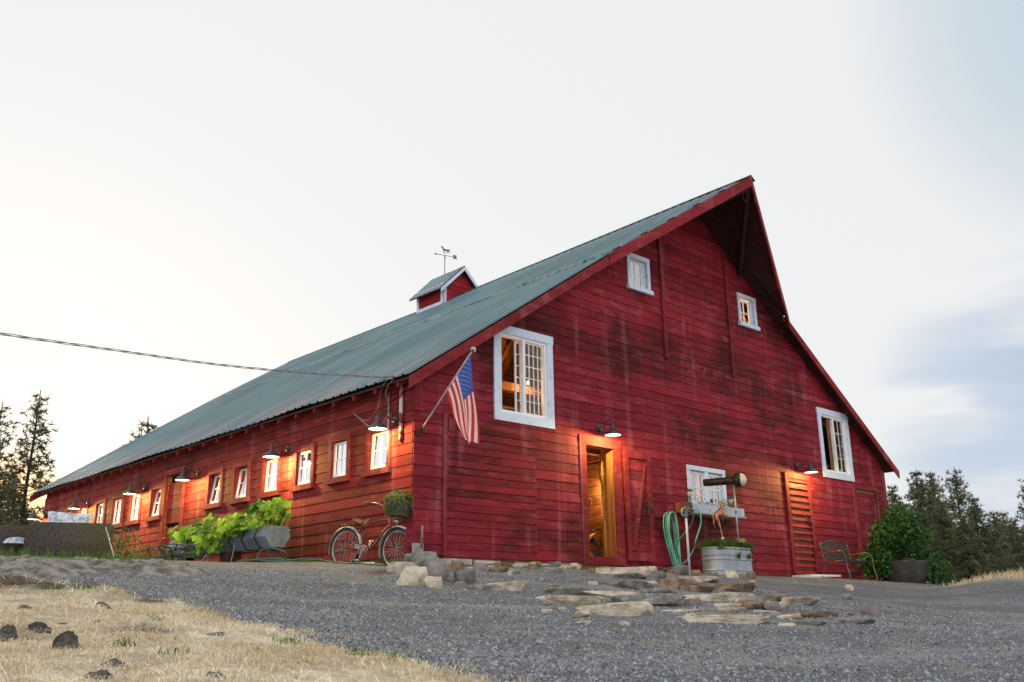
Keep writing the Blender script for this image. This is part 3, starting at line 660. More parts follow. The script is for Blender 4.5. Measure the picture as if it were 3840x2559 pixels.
a, b_ = (f, .26), (.72-f, 1.92); hexa(mb, [DM(a[0], a[1], .028), DM(a[0]+.09, a[1], .028), DM(a[0]+.09, a[1], .05), DM(a[0], a[1], .05), DM(b_[0]-.06, b_[1], .028), DM(b_[0], b_[1], .028), DM(b_[0], b_[1], .05), DM(b_[0]-.06, b_[1], .05)], .8)
barn_part(mb, 'door_brace', REDT, dl)
mb = MB(); mb.tube([DM(.66, 1.05, .06), DM(.66, 1.05, .1), DM(.74, 1.05, .1)], .012); mb.mbox(DM, .63, .69, 1.0, 1.1, .055, .062); mb.mbox(DM, .56, .60, .93, 1.2, .055, .07); barn_part(mb, 'latch', IRON, dl)
mb = MB(); mb.tube([G(3.94, 1.12, .03), G(3.94, 1.12, .07), G(3.94, 1.0, .07)], .014); barn_part(mb, 'door_catch', IRON, df)
# louvred door
mb = MB(); mb.mbox(G, 10.6, 10.72, -.04, 2.24, .03, .08); mb.mbox(G, 11.6, 11.70, -.02, 2.12, .03, .06); mb.mbox(G, 10.72, 11.70, 2.12, 2.25, .03, .06); mb.mbox(G, 10.72, 11.6, -.12, -.04, -.02, .05); lf = barn_part(mb, 'door_frame', REDT)
mb = MB(); R = random.Random(5); z = -.03
while z < 2.05:
    h = .148; mb.mbox(G, 10.72, 11.6, z, z+h*.9, -.02, -.005, R.random())
    hexa(mb, [G(10.725, z, .0), G(11.595, z, .0), G(11.595, z, .05), G(10.725, z, .05), G(10.725, z+h*.62, -.0), G(11.595, z+h*.62, 0), G(11.595, z+h*.62, .018), G(10.725, z+h*.62, .018)], R.random()); z += h
ld = barn_part(mb, 'louvred_door', REDT, label='louvred plank door lit by a wall lamp')
mb = MB(); mb.tube([G(11.5, 1.0, .05), G(11.5, 1.0, .11), G(11.56, 1.0, .11)], .014); mb.mbox(G, 11.44, 11.58, 1.13, 1.22, .05, .075); barn_part(mb, 'latch', IRON, ld)
# right hand plank door
mb = MB(); mb.mbox(G, 13.74, 13.86, -.2, 2.24, .03, .075); mb.mbox(G, 13.86, 15.06, 2.12, 2.24, .03, .055); mb.mbox(G, 14.98, 15.06, -.2, 2.12, .03, .05); rf = barn_part(mb, 'door_frame', REDT)
mb = MB(); planks(mb, G, 13.88, 14.96, -.17, 2.04, .21, [], None, 22, d0=-.004, d1=.004, lap=.008, seg=(3, 4)); rd = barn_part(mb, 'plank_door', RED)
mb = MB(); mb.mbox(G, 14.86, 14.94, 1.02, 1.1, .01, .05); barn_part(mb, 'latch', IRON, rd)
# side wall door
mb = MB(); mb.mbox(LW, 8.13, 8.24, 0, 2.28, .028, .065); mb.mbox(LW, 9.1, 9.21, 0, 2.28, .028, .065); mb.mbox(LW, 8.13, 9.21, 2.28, 2.40, .028, .07); sf = barn_part(mb, 'door_frame', REDT)
mb = MB(); planks(mb, LW, 8.25, 9.09, .0, 1.12, .26, [], None, 23, d0=-.05, d1=-.02, seg=(3, 4)); planks(mb, LW, 8.25, 9.09, 1.2, 2.1, .3, [], None, 24, d0=-.05, d1=-.02, seg=(3, 4)); sdo = barn_part(mb, 'plank_door', REDSIDE)
mb = MB(); mb.mbox(LW, 8.24, 9.1, 0, 2.28, -.1, -.08); barn_part(mb, 'door_back', DARKW, sf)
mb = MB(); mb.tube([LW(9.02, .9, -.01), LW(9.02, .9, .05), LW(8.94, .9, .05)], .012); barn_part(mb, 'latch', CHROME, sdo)

# interior ------------------------------------------------------------------
mb = MB(); mb.box((W/2, LEN/2, .04), (W-.3, LEN-.3, .08)); barn_part(mb, 'floor', CORE)
mb = MB(); 
for i in range(16): mb.box((.6+i*.95, LEN/2, 2.62), (.94, LEN-.3, .04), t=rnd.random())
barn_part(mb, 'loft_floor', CORE)
mb = MB()
for i in range(20): mb.box((.5+i*.78, LEN/2, 2.5), (.06, LEN-.3, .2), t=rnd.random())
for y in (.9, 3.6, 7.5): mb.box((W/2, y, 2.3), (W-.3, .16, .2))
barn_part(mb, 'floor_joists', BEAM)
mb = MB(); planks(mb, lambda u, z, d: Vector((u, 2.9-d, z)), .15, 9.5, .08, 2.6, .2, [], None, 41, d0=-.04, d1=0, lap=0); planks(mb, lambda u, z, d: Vector((7.0-d, u, z)), .9, 2.9, .08, 2.4, .2, [], None, 42, d0=-.04, d1=0, lap=0); barn_part(mb, 'partition', CORE)
mb = MB(); planks(mb, lambda u, z, d: Vector((u, 8.2-d, z)), .15, W-.15, .08, 7.9, .24, [], lambda z: (max(.15, xroof(z, .2)), min(W-.15, 2*HX-xroof(z, .2))), 43, d0=-.04, d1=0, lap=0); barn_part(mb, 'partition', CORE)
def post(x, y, z0, z1, s=.18, log=False):
    mb = MB()
    if log:
        R = random.Random(int(x*10)); pts = [(x+R.uniform(-.015, .015), y+R.uniform(-.01, .01), z0+(z1-z0)*k/10) for k in range(11)]; mb.tube(pts, [s/2*R.uniform(.9, 1.1) for _ in pts], 9)
    else: mb.box((x, y, (z0+z1)/2), (s, s, z1-z0))
    return barn_part(mb, 'post', mat('yellow_log', (.58, .31, .08), (.38, .17, .045), 3, .6, stretch=(4, 4, .6), bump=.4) if log else BEAM)
post(5.04, .32, .08, 2.4, .46, True)
for x, y in ((2.1, 1.5), (6.2, 1.5), (9.5, 1.5), (12.2, 1.5), (3, 5), (8, 5), (12, 5)): post(x, y, .08, 2.4)
for x, y in ((2.42, 1.1), (5.8, 1.1), (9.8, 1.1), (12.7, .9), (4, 4.5), (11, 4.5)): post(x, y, 2.64, zroof(x)-.12, .2)
def beam(p, q, s=.16):
    mb = MB(); mb.tube([p, q], s*.7, 4); return barn_part(mb, 'brace', BEAM)
beam((2.42, 1.1, 3.3), (3.9, 1.1, 3.3)); beam((2.42, 1.1, 3.3), (3.0, 1.1, 4.4)); beam((2.42, 1.1, 3.6), (2.9, 1.1, 4.5)); beam((2.42, 1.1, 3.9), (2.9, 1.1, 4.2)); beam((3.0, 2.2, 2.6), (4.6, 2.2, 5.2)); beam((5.8, 1.1, 4.4), (9.8, 1.1, 4.4)); beam((9.8, 1.1, 5.2), (10.8, 1.1, 5.8)); beam((5.2, 1.2, 5.6), (6.2, 1.2, 6.6)); beam((12.7, .9, 3.2), (13.6, .9, 3.2)); beam((9, 1.5, 6.1), (10.4, 1.5, 6.1))
mb = MB()
for i in range(22):
    y = .5+i*.75
    for sd_ in (0, 1):
        X = (lambda x: x) if sd_ == 0 else (lambda x: 2*HX-x)
        for p0, p1 in (((.2, 3.0), (4.6, 5.9)), ((4.6, 5.9), (7.7, zridge(y)-.15))):
            hexa(mb, [(X(p0[0]), y, p0[1]-.17), (X(p1[0]), y, p1[1]-.17), (X(p1[0]), y+.06, p1[1]-.17), (X(p0[0]), y+.06, p0[1]-.17), (X(p0[0]), y, p0[1]), (X(p1[0]), y, p1[1]), (X(p1[0]), y+.06, p1[1]), (X(p0[0]), y+.06, p0[1])], rnd.random())
barn_part(mb, 'rafters', BEAM)
def point(name, loc, e, col=(1, .52, .16), r=.05):
    o = bpy.data.objects.new(name, bpy.data.lights.new(name, 'POINT')); COL.objects.link(o); o.location = loc; o.data.energy = e; o.data.color = col; o.data.shadow_soft_size = r; return o
BULB = emitter('warm_bulb', (1, .62, .22), 22)
def bulb(loc, r=.035, e=25):
    mb = MB(); mb.lathe([(0.001, -r), (r*.7, -r*.7), (r, 0), (r*.7, r*.7), (r*.4, r*1.6), (.001, r*1.7)], loc, 10); o = barn_part(mb, 'light_bulb', BULB); o.visible_shadow = True
    point('bulb_light', (loc[0], loc[1]-.02, loc[2]-.09), e)
pb = on_plane(1383*KV, 1118*KV, 1, 2.2); bulb(tuple(pb), .03, 45)
pb = on_plane(1213*KV, 881*KV, 1, .9); bulb(tuple(pb), .025, 16)
for loc, e in (((3.7, 1.5, 1.7), 17), ((5.6, 1.6, 1.3), 30), ((8.5, 1.6, 1.8), 26), ((8.6, 2.2, 2.1), 18), ((2.6, .5, 3.0), 16), ((3.4, 2.5, 3.6), 150), ((6.9, 3, 5.2), 70), ((11.5, 3, 4.2), 45), ((9.6, .9, 5.75), 80), ((2, 5, 2), 30), ((1.8, 10, 2), 40), ((2, 14, 2), 30), ((13.2, 3, 3.4), 12)): point('interior_light', loc, e, r=.12)

# cupola ------------------------------------------------------------------
CX0, CX1, CY0, CY1 = 7.1, 8.4, 8.13, 9.3; CM = (CX0+CX1)/2
mb = MB(); cupW = red_wood('cupola_boards', base=(.36, .02, .03), dark_amt=.35, pale_amt=.25)
for mp, a, b_ in ((lambda u, z, d: Vector((u, CY0-d, z)), CX0, CX1), (lambda u, z, d: Vector((u, CY1+d, z)), CX0, CX1)):
    planks(mb, mp, a, b_, 7.5, 8.9, .16, [], lambda z: ((CX0, CX1) if z < 8.27 else (CX0+(z-8.27)*1.02, CX1-(z-8.27)*1.02)), 51, d0=-.03, d1=.0, lap=.005)
for mp in (lambda u, z, d: Vector((CX0-d, u, z)), lambda u, z, d: Vector((CX1+d, u, z))): planks(mb, mp, CY0, CY1, 7.5, 8.27, .16, [], None, 52, d0=-.03, d1=.0, lap=.005)
cup = barn_part(mb, 'cupola', cupW)
mb = MB(); GC = lambda u, z, d=0: Vector((u, CY0-d, z)); LC = lambda u, z, d=0: Vector((CX0-d, u, z))
for u in (CX0+.0, CX1-.09): mb = MB(); mb.mbox(GC, u, u+.09, 7.5, 8.3, .012, .035); barn_part(mb, 'corner_trim', WHITE, cup)
mb = MB(); mb.mbox(LC, CY0-.012, CY0+.085, 7.6, 8.3, .012, .034); mb.mbox(LC, CY1-.07, CY1+.03, 7.6, 8.3, .012, .035); mb.mbox(LC, CY0+.085, CY1-.07, 7.6, 7.76, .012, .034); mb.mbox(LC, CY0, CY1, 8.2, 8.28, .012, .03)
barn_part(mb, 'corner_trim', WHITE, cup)
def zc(x): return 8.92-abs(x-CM)*.98
mb = MB()
for s in (-1, 1):
    xe = CM+s*.88; n = 24; ya, yb = CY0-.16, CY1+.16
    for i in range(n):
        y0 = ya+(yb-ya)*i/n; y1 = ya+(yb-ya)*(i+1)/n; h0 = .016*(i % 4 == 0); h1 = .016*((i+1) % 4 == 0)
        mb.face([(xe, y0, zc(xe)+h0), (xe, y1, zc(xe)+h1), (CM, y1, 8.93+h1), (CM, y0, 8.93+h0)])
barn_part(mb, 'cupola_roof', roof.data.materials[0], cup)
mb = MB()
for s in (-1, 1):
    xe = CM+s*.86; hexa(mb, [(xe, CY0-.155, zc(xe)-.13), (CM, CY0-.155, 8.92-.13), (CM, CY0-.185, 8.79), (xe, CY0-.185, zc(xe)-.13), (xe, CY0-.155, zc(xe)-.015), (CM, CY0-.155, 8.905), (CM, CY0-.185, 8.905), (xe, CY0-.185, zc(xe)-.015)])
barn_part(mb, 'rake_trim', WHITE, cup)
mb = MB()
for s in (-1, 1):
    xe = CM+s*.86; hexa(mb, [(xe, CY0-.15, zc(xe)-.05), (CM, CY0-.15, 8.86), (CM, CY1+.15, 8.86), (xe, CY1+.15, zc(xe)-.05), (xe, CY0-.15, zc(xe)-.02), (CM, CY0-.15, 8.89), (CM, CY1+.15, 8.89), (xe, CY1+.15, zc(xe)-.02)])
barn_part(mb, 'cupola_soffit', SOFF, cup)

# ------------------------------------------------------------------ barn wall lamps
LAMP_ON = emitter('lamp_diffuser', (.95, .92, 1.0), 3.2)
def wall_lamp(loc, yaw, label, group='gooseneck barn lamps on the walls', e=72, proto=[None]):
    """lamp grows along its local -y away from the wall"""
    if proto[0] is None:
        root = empty('wall_lamp'); mb = MB(); mb.lathe([(.001, 0), (.075, 0), (.075, .02), (.03, .035), (.001, .035)], (0, 0, 0), 16, (0, -1, 0)); mb.build('backplate', METAL_D, root, True)
        mb = MB(); mb.tube(curve([(0, -.02, 0), (0, -.09, -.01), (0, -.15, .02), (0, -.21, .09), (0, -.28, .115), (0, -.33, .08), (0, -.34, .02)], 5), .012, 8); mb.build('gooseneck_arm', METAL_D, root, True)
        mb = MB(); mb.lathe([(.001, .03), (.022, .03), (.026, -.02), (.034, -.05), (.034, -.075), (.055, -.085), (.075, -.105), (.11, -.13), (.14, -.163), (.153, -.195), (.148, -.195), (.134, -.168), (.105, -.137), (.05, -.1), (.001, -.095)], (0, -.34, 0), 24); mb.build('lamp_shade', METAL_D, root, True)
        mb = MB(); mb.lathe([(.001, -.189), (.1475, -.189)], (0, -.34, 0), 24); mb.build('diffuser', LAMP_ON, root)
        proto[0] = root
    else: root = copy_tree(proto[0])
    root.location = loc; root.rotation_euler.z = yaw; tag(root, label, 'wall lamp', group)
    off = Matrix.Rotation(yaw, 3, 'Z') @ Vector((0, -.36, -.215)); l = point('lamp_light', Vector(loc)+off, e, (1, .80, .20), .03)
    l.parent = root; l.matrix_parent_inverse = root.matrix_basis.inverted() if False else (Matrix.Translation(loc) @ Matrix.Rotation(yaw, 4, 'Z')).inverted()
LL = ['lit gooseneck lamp on the side wall nearest the barn corner, above the first window', 'lit gooseneck lamp on the side wall between the third and fourth windows from the corner',
      'lit gooseneck lamp on the side wall above the right edge of the side door', 'lit gooseneck lamp on the side wall left of the side door, above the eighth window', 'lit gooseneck lamp on the side wall above the striped light behind the pillow', 'farthest gooseneck lamp on the side wall, showing beside the sofa top']
for y, lb in zip((.45, 3.81, 7.52, 10.31, 13.9, 17.1), LL): wall_lamp((-.035, y, 2.17), -math.pi/2, lb)
wall_lamp((4.31, -.035, 2.5), 0, 'lit gooseneck lamp on the gable wall above the open door', e=48)
wall_lamp((11.25, -.035, 2.44), 0, 'lit gooseneck lamp on the gable wall above the louvred door')

# ------------------------------------------------------------------ service conduits and wires at the corner
ct = empty('electric_conduit', (-.06, .27, 1.7), 0, 'thick white and red service pipe strapped beside the corner of the side wall', 'pipe')
PIPE_R = mat('peeling_red_pipe', (.34, .05, .05), (.66, .62, .62), 3.2, .6, stretch=(1, 1, 1), lo=.46, hi=.52)
mb = MB(); mb.tube([(0, 0, .08), (0, 0, 1.08)], .032, 12); o = mb.build('pipe', PIPE_R, ct, True)
mb = MB(); mb.box((.02, 0, .4), (.08, .12, .02)); mb.box((.02, 0, .98), (.08, .12, .02)); mb.build('strap', IRON, ct)
ct = empty('thin_conduit', (-.05, .62, 1.5), 0, 'thin grey electric conduit running down beside the corner window', 'pipe')
mb = MB(); mb.tube([(0, 0, .0), (0, 0, 1.15)], .016, 8); mb.build('pipe', STEEL, ct, True)
mb = MB(); mb.tube([(0, 0, 1.0), (0, -.36, 1.05)], .013, 6); mb.tube([(0, .03, .0), (0, .0, -.12)], .024, 8); mb.build('fitting', REDT, ct)
WIRE = mat('weathered_wire', (.16, .15, .2), (.3, .28, .26), 3, .6)
def wirepath(pts):
    return [at_dist(u*KV, v*KV, s) for u, v, s in pts]
wp = wirepath([(-260, 722, 9.5), (0, 767, 10.2), (250, 803, 11.2), (500, 838, 12.4), (700, 857, 13.5), (850, 866, 14.5), (890, 868, 14.85)]); cw = curve(wp, 60)
mb = MB()
for ph in (0, 2.1, 4.2):
    pts = []; acc = 0
    for i, p in enumerate(cw):
        if i: acc += (p-cw[i-1]).length
        a = acc*4.5+ph; pts.append(p+UX*(.011*math.sin(a))+Vector((.7, .7, 0))*(.011*math.cos(a)))
    mb.tube(pts, .0046, 5)
tag(mb.build('power_line', WIRE, None, True), 'twisted overhead power cable sagging across the sky to the barn eave', 'cable')
E1 = cw[-1]
mb = MB(); mb.tube(curve([E1, E1+Vector((.05, -.12, -.0)), (-.2, .5, 2.62), (-.12, .52, 2.35), (-.14, .7, 2.1), (-.16, 1.0, 2.13), (-.2, 1.42, 2.42)], 8), .009, 6)
mb.tube(curve([E1, (-.22, .6, 2.66), (-.15, .8, 2.4), (-.15, 1.1, 2.25), (-.18, 1.3, 2.33)], 8), .006, 5)
tag(mb.build('loose_wires', WIRE, None, True), 'loose drooping wires hanging under the eave near the corner', 'wires')

# ------------------------------------------------------------------ flag on its pole
B0 = Vector((.075, -.03, 1.89)); TIP = Vector((.185, -1.2, 3.0)); fl = empty('flag', B0, 0, 'red white and blue striped flag with stars hanging from an angled pole on the gable', 'flag')
D = TIP-B0
mb = MB(); mb.tube([(0, 0, 0), tuple(D)], .015, 10); mb.build('flag_pole', mat('pale_pole', (.5, .48, .5), (.36, .35, .37), 9, .5), fl, True)
mb = MB(); mb.lathe([(.001, -.045), (.032, -.03), (.045, 0), (.032, .03), (.001, .045)], tuple(D*1.02), 14); mb.build('finial', CHROME, fl, True)
mb = MB(); mb.box((0, .0, 0), (.1, .03, .08)); mb.tube([(0, 0, 0), tuple(D*.07)], .025, 10); mb.build('bracket', IRON, fl)
NA, NB = 39, 46
def fpos(a, b):
    P = B0+D*(.97-.46*a*1.0); L = 1.42-.62*a; s = b**.85
    shift = (-.30*a-.10)*s
    fold = math.sin(a*11+b*1.5)*.045*s+math.sin(a*5-1+b*3)*.03*s
    return P-B0+Vector((fold+.02*b, shift+.02*math.sin(b*7+a*4)*s, -b*L+.03*math.sin(a*9)*b))
V = []; F = []; MI = []
for i in range(NA+1):
    for j in range(NB+1): V.append(fpos(i/NA, j/NB))
for i in range(NA):
    for j in range(NB):
        F.append((i*(NB+1)+j, i*(NB+1)+j+1, (i+1)*(NB+1)+j+1, (i+1)*(NB+1)+j)); st = i//3
        MI.append(2 if (st < 7 and j < NB*.40) else (0 if st % 2 == 0 else 1))
mb = MB(); mb.v = [tuple(v) for v in V]; mb.f = F; mb.t = [.5]*len(F); mb.m = MI
for r in range(9):
    for c in range(6 if r % 2 == 0 else 5):
        a = (r+.9)/9.8*7/13; b_ = (c+.75+(0 if r % 2 == 0 else .5))/6.6*.40
        for s in (.006, -.006):
            pts = []
            for k in range(10):
                rr = .0125 if k % 2 == 0 else .005; an = k*math.pi/5; aa = a+rr*math.cos(an)/.75; bb = b_+rr*math.sin(an)/(1.42-.62*a)
                n = (fpos(a+.01, b_)-fpos(a, b_)).cross(fpos(a, b_+.01)-fpos(a, b_)).normalized(); pts.append(fpos(aa, max(bb, 0))+n*s)
            mb.face(pts, .5, 3)
def cloth(name, c): return foliage(name, c, tuple(x*.85 for x in c), 3, .3, .0)
mb.build('flag_cloth', [cloth('flag_red', (.78, .02, .03)), cloth('flag_white', (.80, .78, .78)), cloth('flag_blue', (.05, .11, .48)), mat('flag_star', (.8, .8, .82))], fl, True)

# ------------------------------------------------------------------ weather vane on the cupola
VP = Vector((CM-.07, CY1-.5, 8.85)); VP = Vector((CM, 9.1, 8.93))
pv = on_plane(1667.8, 1035, 0, CM); VP = Vector((CM, pv.y, 8.93)); wv = empty('weather_vane', VP, 0, 'thin weather vane with arrow and running horse on the cupola ridge', 'weather vane')
VM = mat('tarnished_vane_metal', (.18, .16, .24), (.12, .11, .16), 9, .5, metal=.4)
mb = MB(); mb.tube([(0, 0, -.03), (0, 0, .58)], .012, 8); mb.lathe([(.001, .5), (.03, .54), (.001, .58)], n=10); mb.build('rod', VM, wv, True)
ad = (LAT*.95+FWD*.3).normalized(); A = lambda a, z: ad*a+Vector((0, 0, z))
nv = ad.cross(Vector((0, 0, 1)))*.006
def plate(mb, pts):
    f = [A(a, z)+nv for a, z in pts]; bk = [A(a, z)-nv for a, z in pts]; mb.face(f); mb.face(bk[::-1])
    for i in range(len(pts)): j = (i+1) % len(pts); mb.face([f[j], f[i], bk[i], bk[j]])
mb = MB(); mb.tube([A(-.28, .615), A(.28, .575)], .009, 6); plate(mb, [(-.33, .62), (-.27, .65), (-.24, .615), (-.27, .585)]); plate(mb, [(.24, .64), (.37, .625), (.35, .58), (.38, .51), (.24, .52), (.27, .575)]); mb.build('arrow', VM, wv)
mb = MB(); plate(mb, [(-.13, .86), (-.09, .885), (-.05, .86), (-.02, .80), (.10, .79), (.18, .81), (.14, .77), (.145, .68), (.12, .68), (.11, .735), (.07, .67), (.05, .67), (.07, .74), (-.01, .74), (-.03, .68), (-.05, .68), (-.04, .74), (-.07, .78), (-.08, .83)]); mb.tube([A(0, .58), A(.0, .76)], .006, 5); mb.build('horse_figure', VM, wv)

# ------------------------------------------------------------------ bicycle leaning by the side wall
fw = on_plane(1478, 2130, 0, -.25); bdn = Vector((math.sin(rad(166)), math.cos(rad(166)), 0)); S = .945; wb = 1.1*S; rw = fw-bdn*wb; rw.z = fw.z+.06
bike = empty('bicycle', (rw.x, rw.y, (rw.z+fw.z)/2), 0, 'old cruiser bicycle with rusty orange and brown frame and a planted front basket', 'bicycle')
slope = math.atan2(fw.z-rw.z, wb)
bm_ = Matrix((( bdn.x, -bdn.y, 0, 0), (bdn.y, bdn.x, 0, 0), (0, 0, 1, 0), (0, 0, 0, 1))) @ Matrix.Rotation(-slope, 4, 'Y') @ Matrix.Rotation(rad(-4), 4, 'X') @ Matrix.Scale(S, 4)
RW_ = .335
ORG = mat('orange_frame_paint', (.48, .09, .03), (.12, .05, .035), 7, .45, lo=.4, hi=.6); BRN = mat('dark_brown_frame_paint', (.03, .022, .02), (.07, .035, .025), 12, .5)
GREYP = mat('pale_mudguard', (.56, .55, .52), (.32, .3, .28), 6, .45); SPK = mat('spoke', (.5, .48, .46), (.35, .3, .26), 10, .4, metal=.6); SADM = mat('brown_saddle', (.24, .12, .08), (.1, .05, .035), 8, .5)
def bp(mb, name, m, par=bike, loc=None, smooth=True):
    o = mb.build(name, m, par, smooth)
    if par is bike: o.matrix_basis = bm_ @ (Matrix.Translation(loc) if loc else Matrix())
    return o
def circ(r, y=0, n=40, cx=0, cz=0, a0=0, a1=2*math.pi):
    return [(cx+r*math.cos(a0+(a1-a0)*k/n), y, cz+r*math.sin(a0+(a1-a0)*k/n)) for k in range(n if abs(a1-a0-2*math.pi) < 1e-6 else n+1)]
for cx, nm, steer in ((0, 'wheel', 0), (1.1, 'wheel', rad(-4))):
    mb = MB(); mb.lathe([(.012, -.045), (.022, -.04), (.018, 0), (.022, .04), (.012, .045)], (0, 0, 0), 12, (0, 1, 0))
    wh = bp(mb, nm, SPK, bike, (cx, 0, RW_)); wh.matrix_basis = wh.matrix_basis @ Matrix.Rotation(steer, 4, 'Z')
    mb = MB(); mb.tube(circ(RW_-.028), .028, 10, closed=True); mb.build('tyre', RUBBER, wh, True)
    mb = MB(); mb.tube(circ(RW_-.052), .012, 8, closed=True); mb.build('rim', mat('painted_rim', (.62, .64, .72), (.42, .42, .46), 9, .35), wh, True)
    mb = MB()
    for k in range(32):
        a = 2*math.pi*k/32; a2 = a+(.55 if k % 4 < 2 else -.55); s = .03 if k % 2 else -.03
        mb.tube([(.02*math.cos(a2), s, .02*math.sin(a2)), ((RW_-.058)*math.cos(a), 0, (RW_-.058)*math.sin(a))], .0022, 4, cap=False)
    mb.build('spokes', SPK, wh)
def fender(cx, a0, a1, r=RW_+.02, wd=.036):
    mb = MB(); n = 22; prev = None
    for k in range(n+1):
        a = rad(a0+(a1-a0)*k/n); row = []
        for y, rr in ((-wd, r-.018), (-wd*.6, r), (0, r+.008), (wd*.6, r), (wd, r-.018)): row.append((cx+rr*math.cos(a), y, RW_+rr*math.sin(a)))
        if prev:
            for i in range(4): mb.face([prev[i], prev[i+1], row[i+1], row[i]])
        prev = row
    return mb
bp(fender(0, 10, 198), 'mudguard', GREYP); bp(fender(1.1, 62, 205), 'mudguard', GREYP)
bb = (.44, 0, .29); seat_t = (.36, 0, .66); head_t, head_b = (.90, 0, .80), (.935, 0, .66); axle_r, axle_f = (0, 0, RW_), (1.1, 0, RW_)
mb = MB(); mb.tube([bb, seat_t], .014, 8); mb.tube(curve([axle_r, (.14, 0, .50), (.36, 0, .66), (.62, 0, .765), (.80, 0, .79), (.905, 0, .785)], 6), .014, 8); mb.tube([(.385, 0, .56), (.915, 0, .60)], .008, 6)
mb.tube([(0, .035, RW_), (.44, .03, .29)], .01, 6); mb.tube([(0, -.035, RW_), (.44, -.03, .29)], .01, 6); mb.tube(curve([bb, (.56, 0, .32), (.66, 0, .42), (.73, 0, .50)], 5), .016, 8); bp(mb, 'frame', BRN)
mb = MB(); mb.tube(curve([(.73, 0, .50), (.80, 0, .62), (.88, 0, .69), (.925, 0, .70)], 5), .017, 8); mb.tube([head_t, head_b], .021, 10); mb.tube(curve([(.70, 0, .782), (.80, 0, .792), (.905, 0, .788)], 4), .0155, 8); bp(mb, 'head_tube', ORG)
mb = MB()
for y in (-.045, .045): mb.tube(curve([(.935, y*.6, .66), (.965, y, .58), (1.02, y, .46), (1.1, y, RW_)], 5), .010, 6); mb.tube([(.92, y*.9, .84), (1.1, y*1.2, RW_)], .005, 5); mb.tube([(0, y, RW_), (-.05, y, .69)], .005, 5); mb.tube([(0, y, RW_), (.12, y, .69)], .005, 5)
mb.tube([(.925, -.05, .845), (.925, .05, .845)], .008, 6); mb.tube([(.937, -.035, .66), (.937, .035, .66)], .014, 6); bp(mb, 'fork', BRN)
mb = MB(); mb.tube([head_t, (.885, 0, .90)], .011, 8)
for s in (-1, 1): mb.tube(curve([(.885, 0, .90), (.90, .06*s, .93), (.86, .17*s, 1.0), (.74, .26*s, 1.03), (.60, .30*s, 1.02)], 6), .011, 8)
bp(mb, 'handlebar', CHROME)
mb = MB(); mb.tube([(.70, -.278, 1.027), (.59, -.302, 1.02)], .017, 8); mb.tube([(.70, .278, 1.027), (.59, .302, 1.02)], .017, 8); bp(mb, 'grips', SADM)
mb = MB(); prev = None
for k in range(13):
    x = .18+.29*k/12; wd = .085*(1-smooth(.2, .85, k/12))+.018; z = .80+.018*math.cos(k/12*6)-.01*(k/12); row = [(x, -wd, z-.04), (x, -wd*.9, z), (x, 0, z+.012), (x, wd*.9, z), (x, wd, z-.04)]
    if prev: 
        for i in range(4): mb.face([prev[i], prev[i+1], row[i+1], row[i]])
    prev = row
mb.tube([(.31, 0, .66), (.30, 0, .78)], .012, 8); mb.lathe([(.001, 0), (.022, 0), (.022, .06), (.001, .06)], (.21, -.04, .715), 8); mb.lathe([(.001, 0), (.022, 0), (.022, .06), (.001, .06)], (.21, .04, .715), 8); mb.tube([(.19, 0, .77), (.42, 0, .765)], .01, 6)
bp(mb, 'saddle', SADM)
mb = MB(); mb.lathe([(.055, -.006), (.062, 0), (.055, .006)], (.44, -.055, .29), 24, (0, 1, 0)); mb.lathe([(.095, -.004), (.1, 0), (.095, .004), (.085, 0), (.095, -.004)], (.44, -.05, .29), 28, (0, 1, 0))
for k in range(5):
    a = k*1.2566; mb.tube([(.44, -.05, .29), (.44+.09*math.cos(a), -.05, .29+.09*math.sin(a))], .009, 5)
mb.tube([(.44, -.07, .29), (.40, -.075, .13)], .012, 6); mb.box((.40, -.12, .125), (.09, .09, .025)); mb.tube([(.44, .07, .29), (.48, .075, .45)], .012, 6); mb.box((.48, .12, .455), (.09, .09, .025)); bp(mb, 'crank', CHROME)
mb = MB(); f = [(.02, -.06, .39), (.40, -.06, .395), (.52, -.06, .35), (.54, -.06, .28), (.50, -.06, .22), (.42, -.06, .24), (.36, -.06, .31), (.04, -.06, .345)]; mb.face(f); mb.face([(x, y+.012, z) for x, y, z in f][::-1]); 
for k in range(8): a, b_ = f[k], f[(k+1) % 8]; mb.face([b_, a, (a[0], a[1]+.012, a[2]), (b_[0], b_[1]+.012, b_[2])])
cg = bp(mb, 'chain_guard', ORG, smooth=False)
mb = MB()
for k in range(4): mb.tube([(.26, -.064, .375-.017*k+.01), (.50, -.066, .355-.02*k)], .006, 5)
o = mb.build('chrome_stripes', CHROME, cg)
mb = MB()
for y in (-.05, -.02, .02, .05): mb.tube([(-.10, y, .715), (.30, y, .70)], .007, 5)
mb.tube([(-.10, -.05, .715), (-.11, 0, .715), (-.10, .05, .715)], .007, 5); bp(mb, 'rear_rack', BRN)
mb = MB(); mb.lathe([(.001, -.06), (.03, -.04), (.042, 0), (.045, .03), (.001, .045)], (1.05, 0, .76), 14, (1, 0, 0)); bp(mb, 'headlamp', CHROME)
WICK = mat('woven_wicker', (.20, .18, .14), (.07, .06, .05), 60, .8, bump=.8, bscale=70)
mb = MB()
for k in range(9):
    z = .86+.235*k/8; g = .015*k/8; pts = [(.93-g, -.15-g, z), (1.19+g, -.15-g, z), (1.19+g, .15+g, z), (.93-g, .15+g, z)]; mb.tube(pts, .008, 5, closed=True)
for i in range(11):
    for y in (-.15, .15): mb.tube([(.93+.26*i/10, y, .86), (.915+.29*i/10, y*1.1, 1.095)], .005, 4)
    for x in (.93, 1.19): mb.tube([(x, -.15+.3*i/10, .86), (x+(.015 if x > 1 else -.015), -.165+.33*i/10, 1.095)], .005, 4)
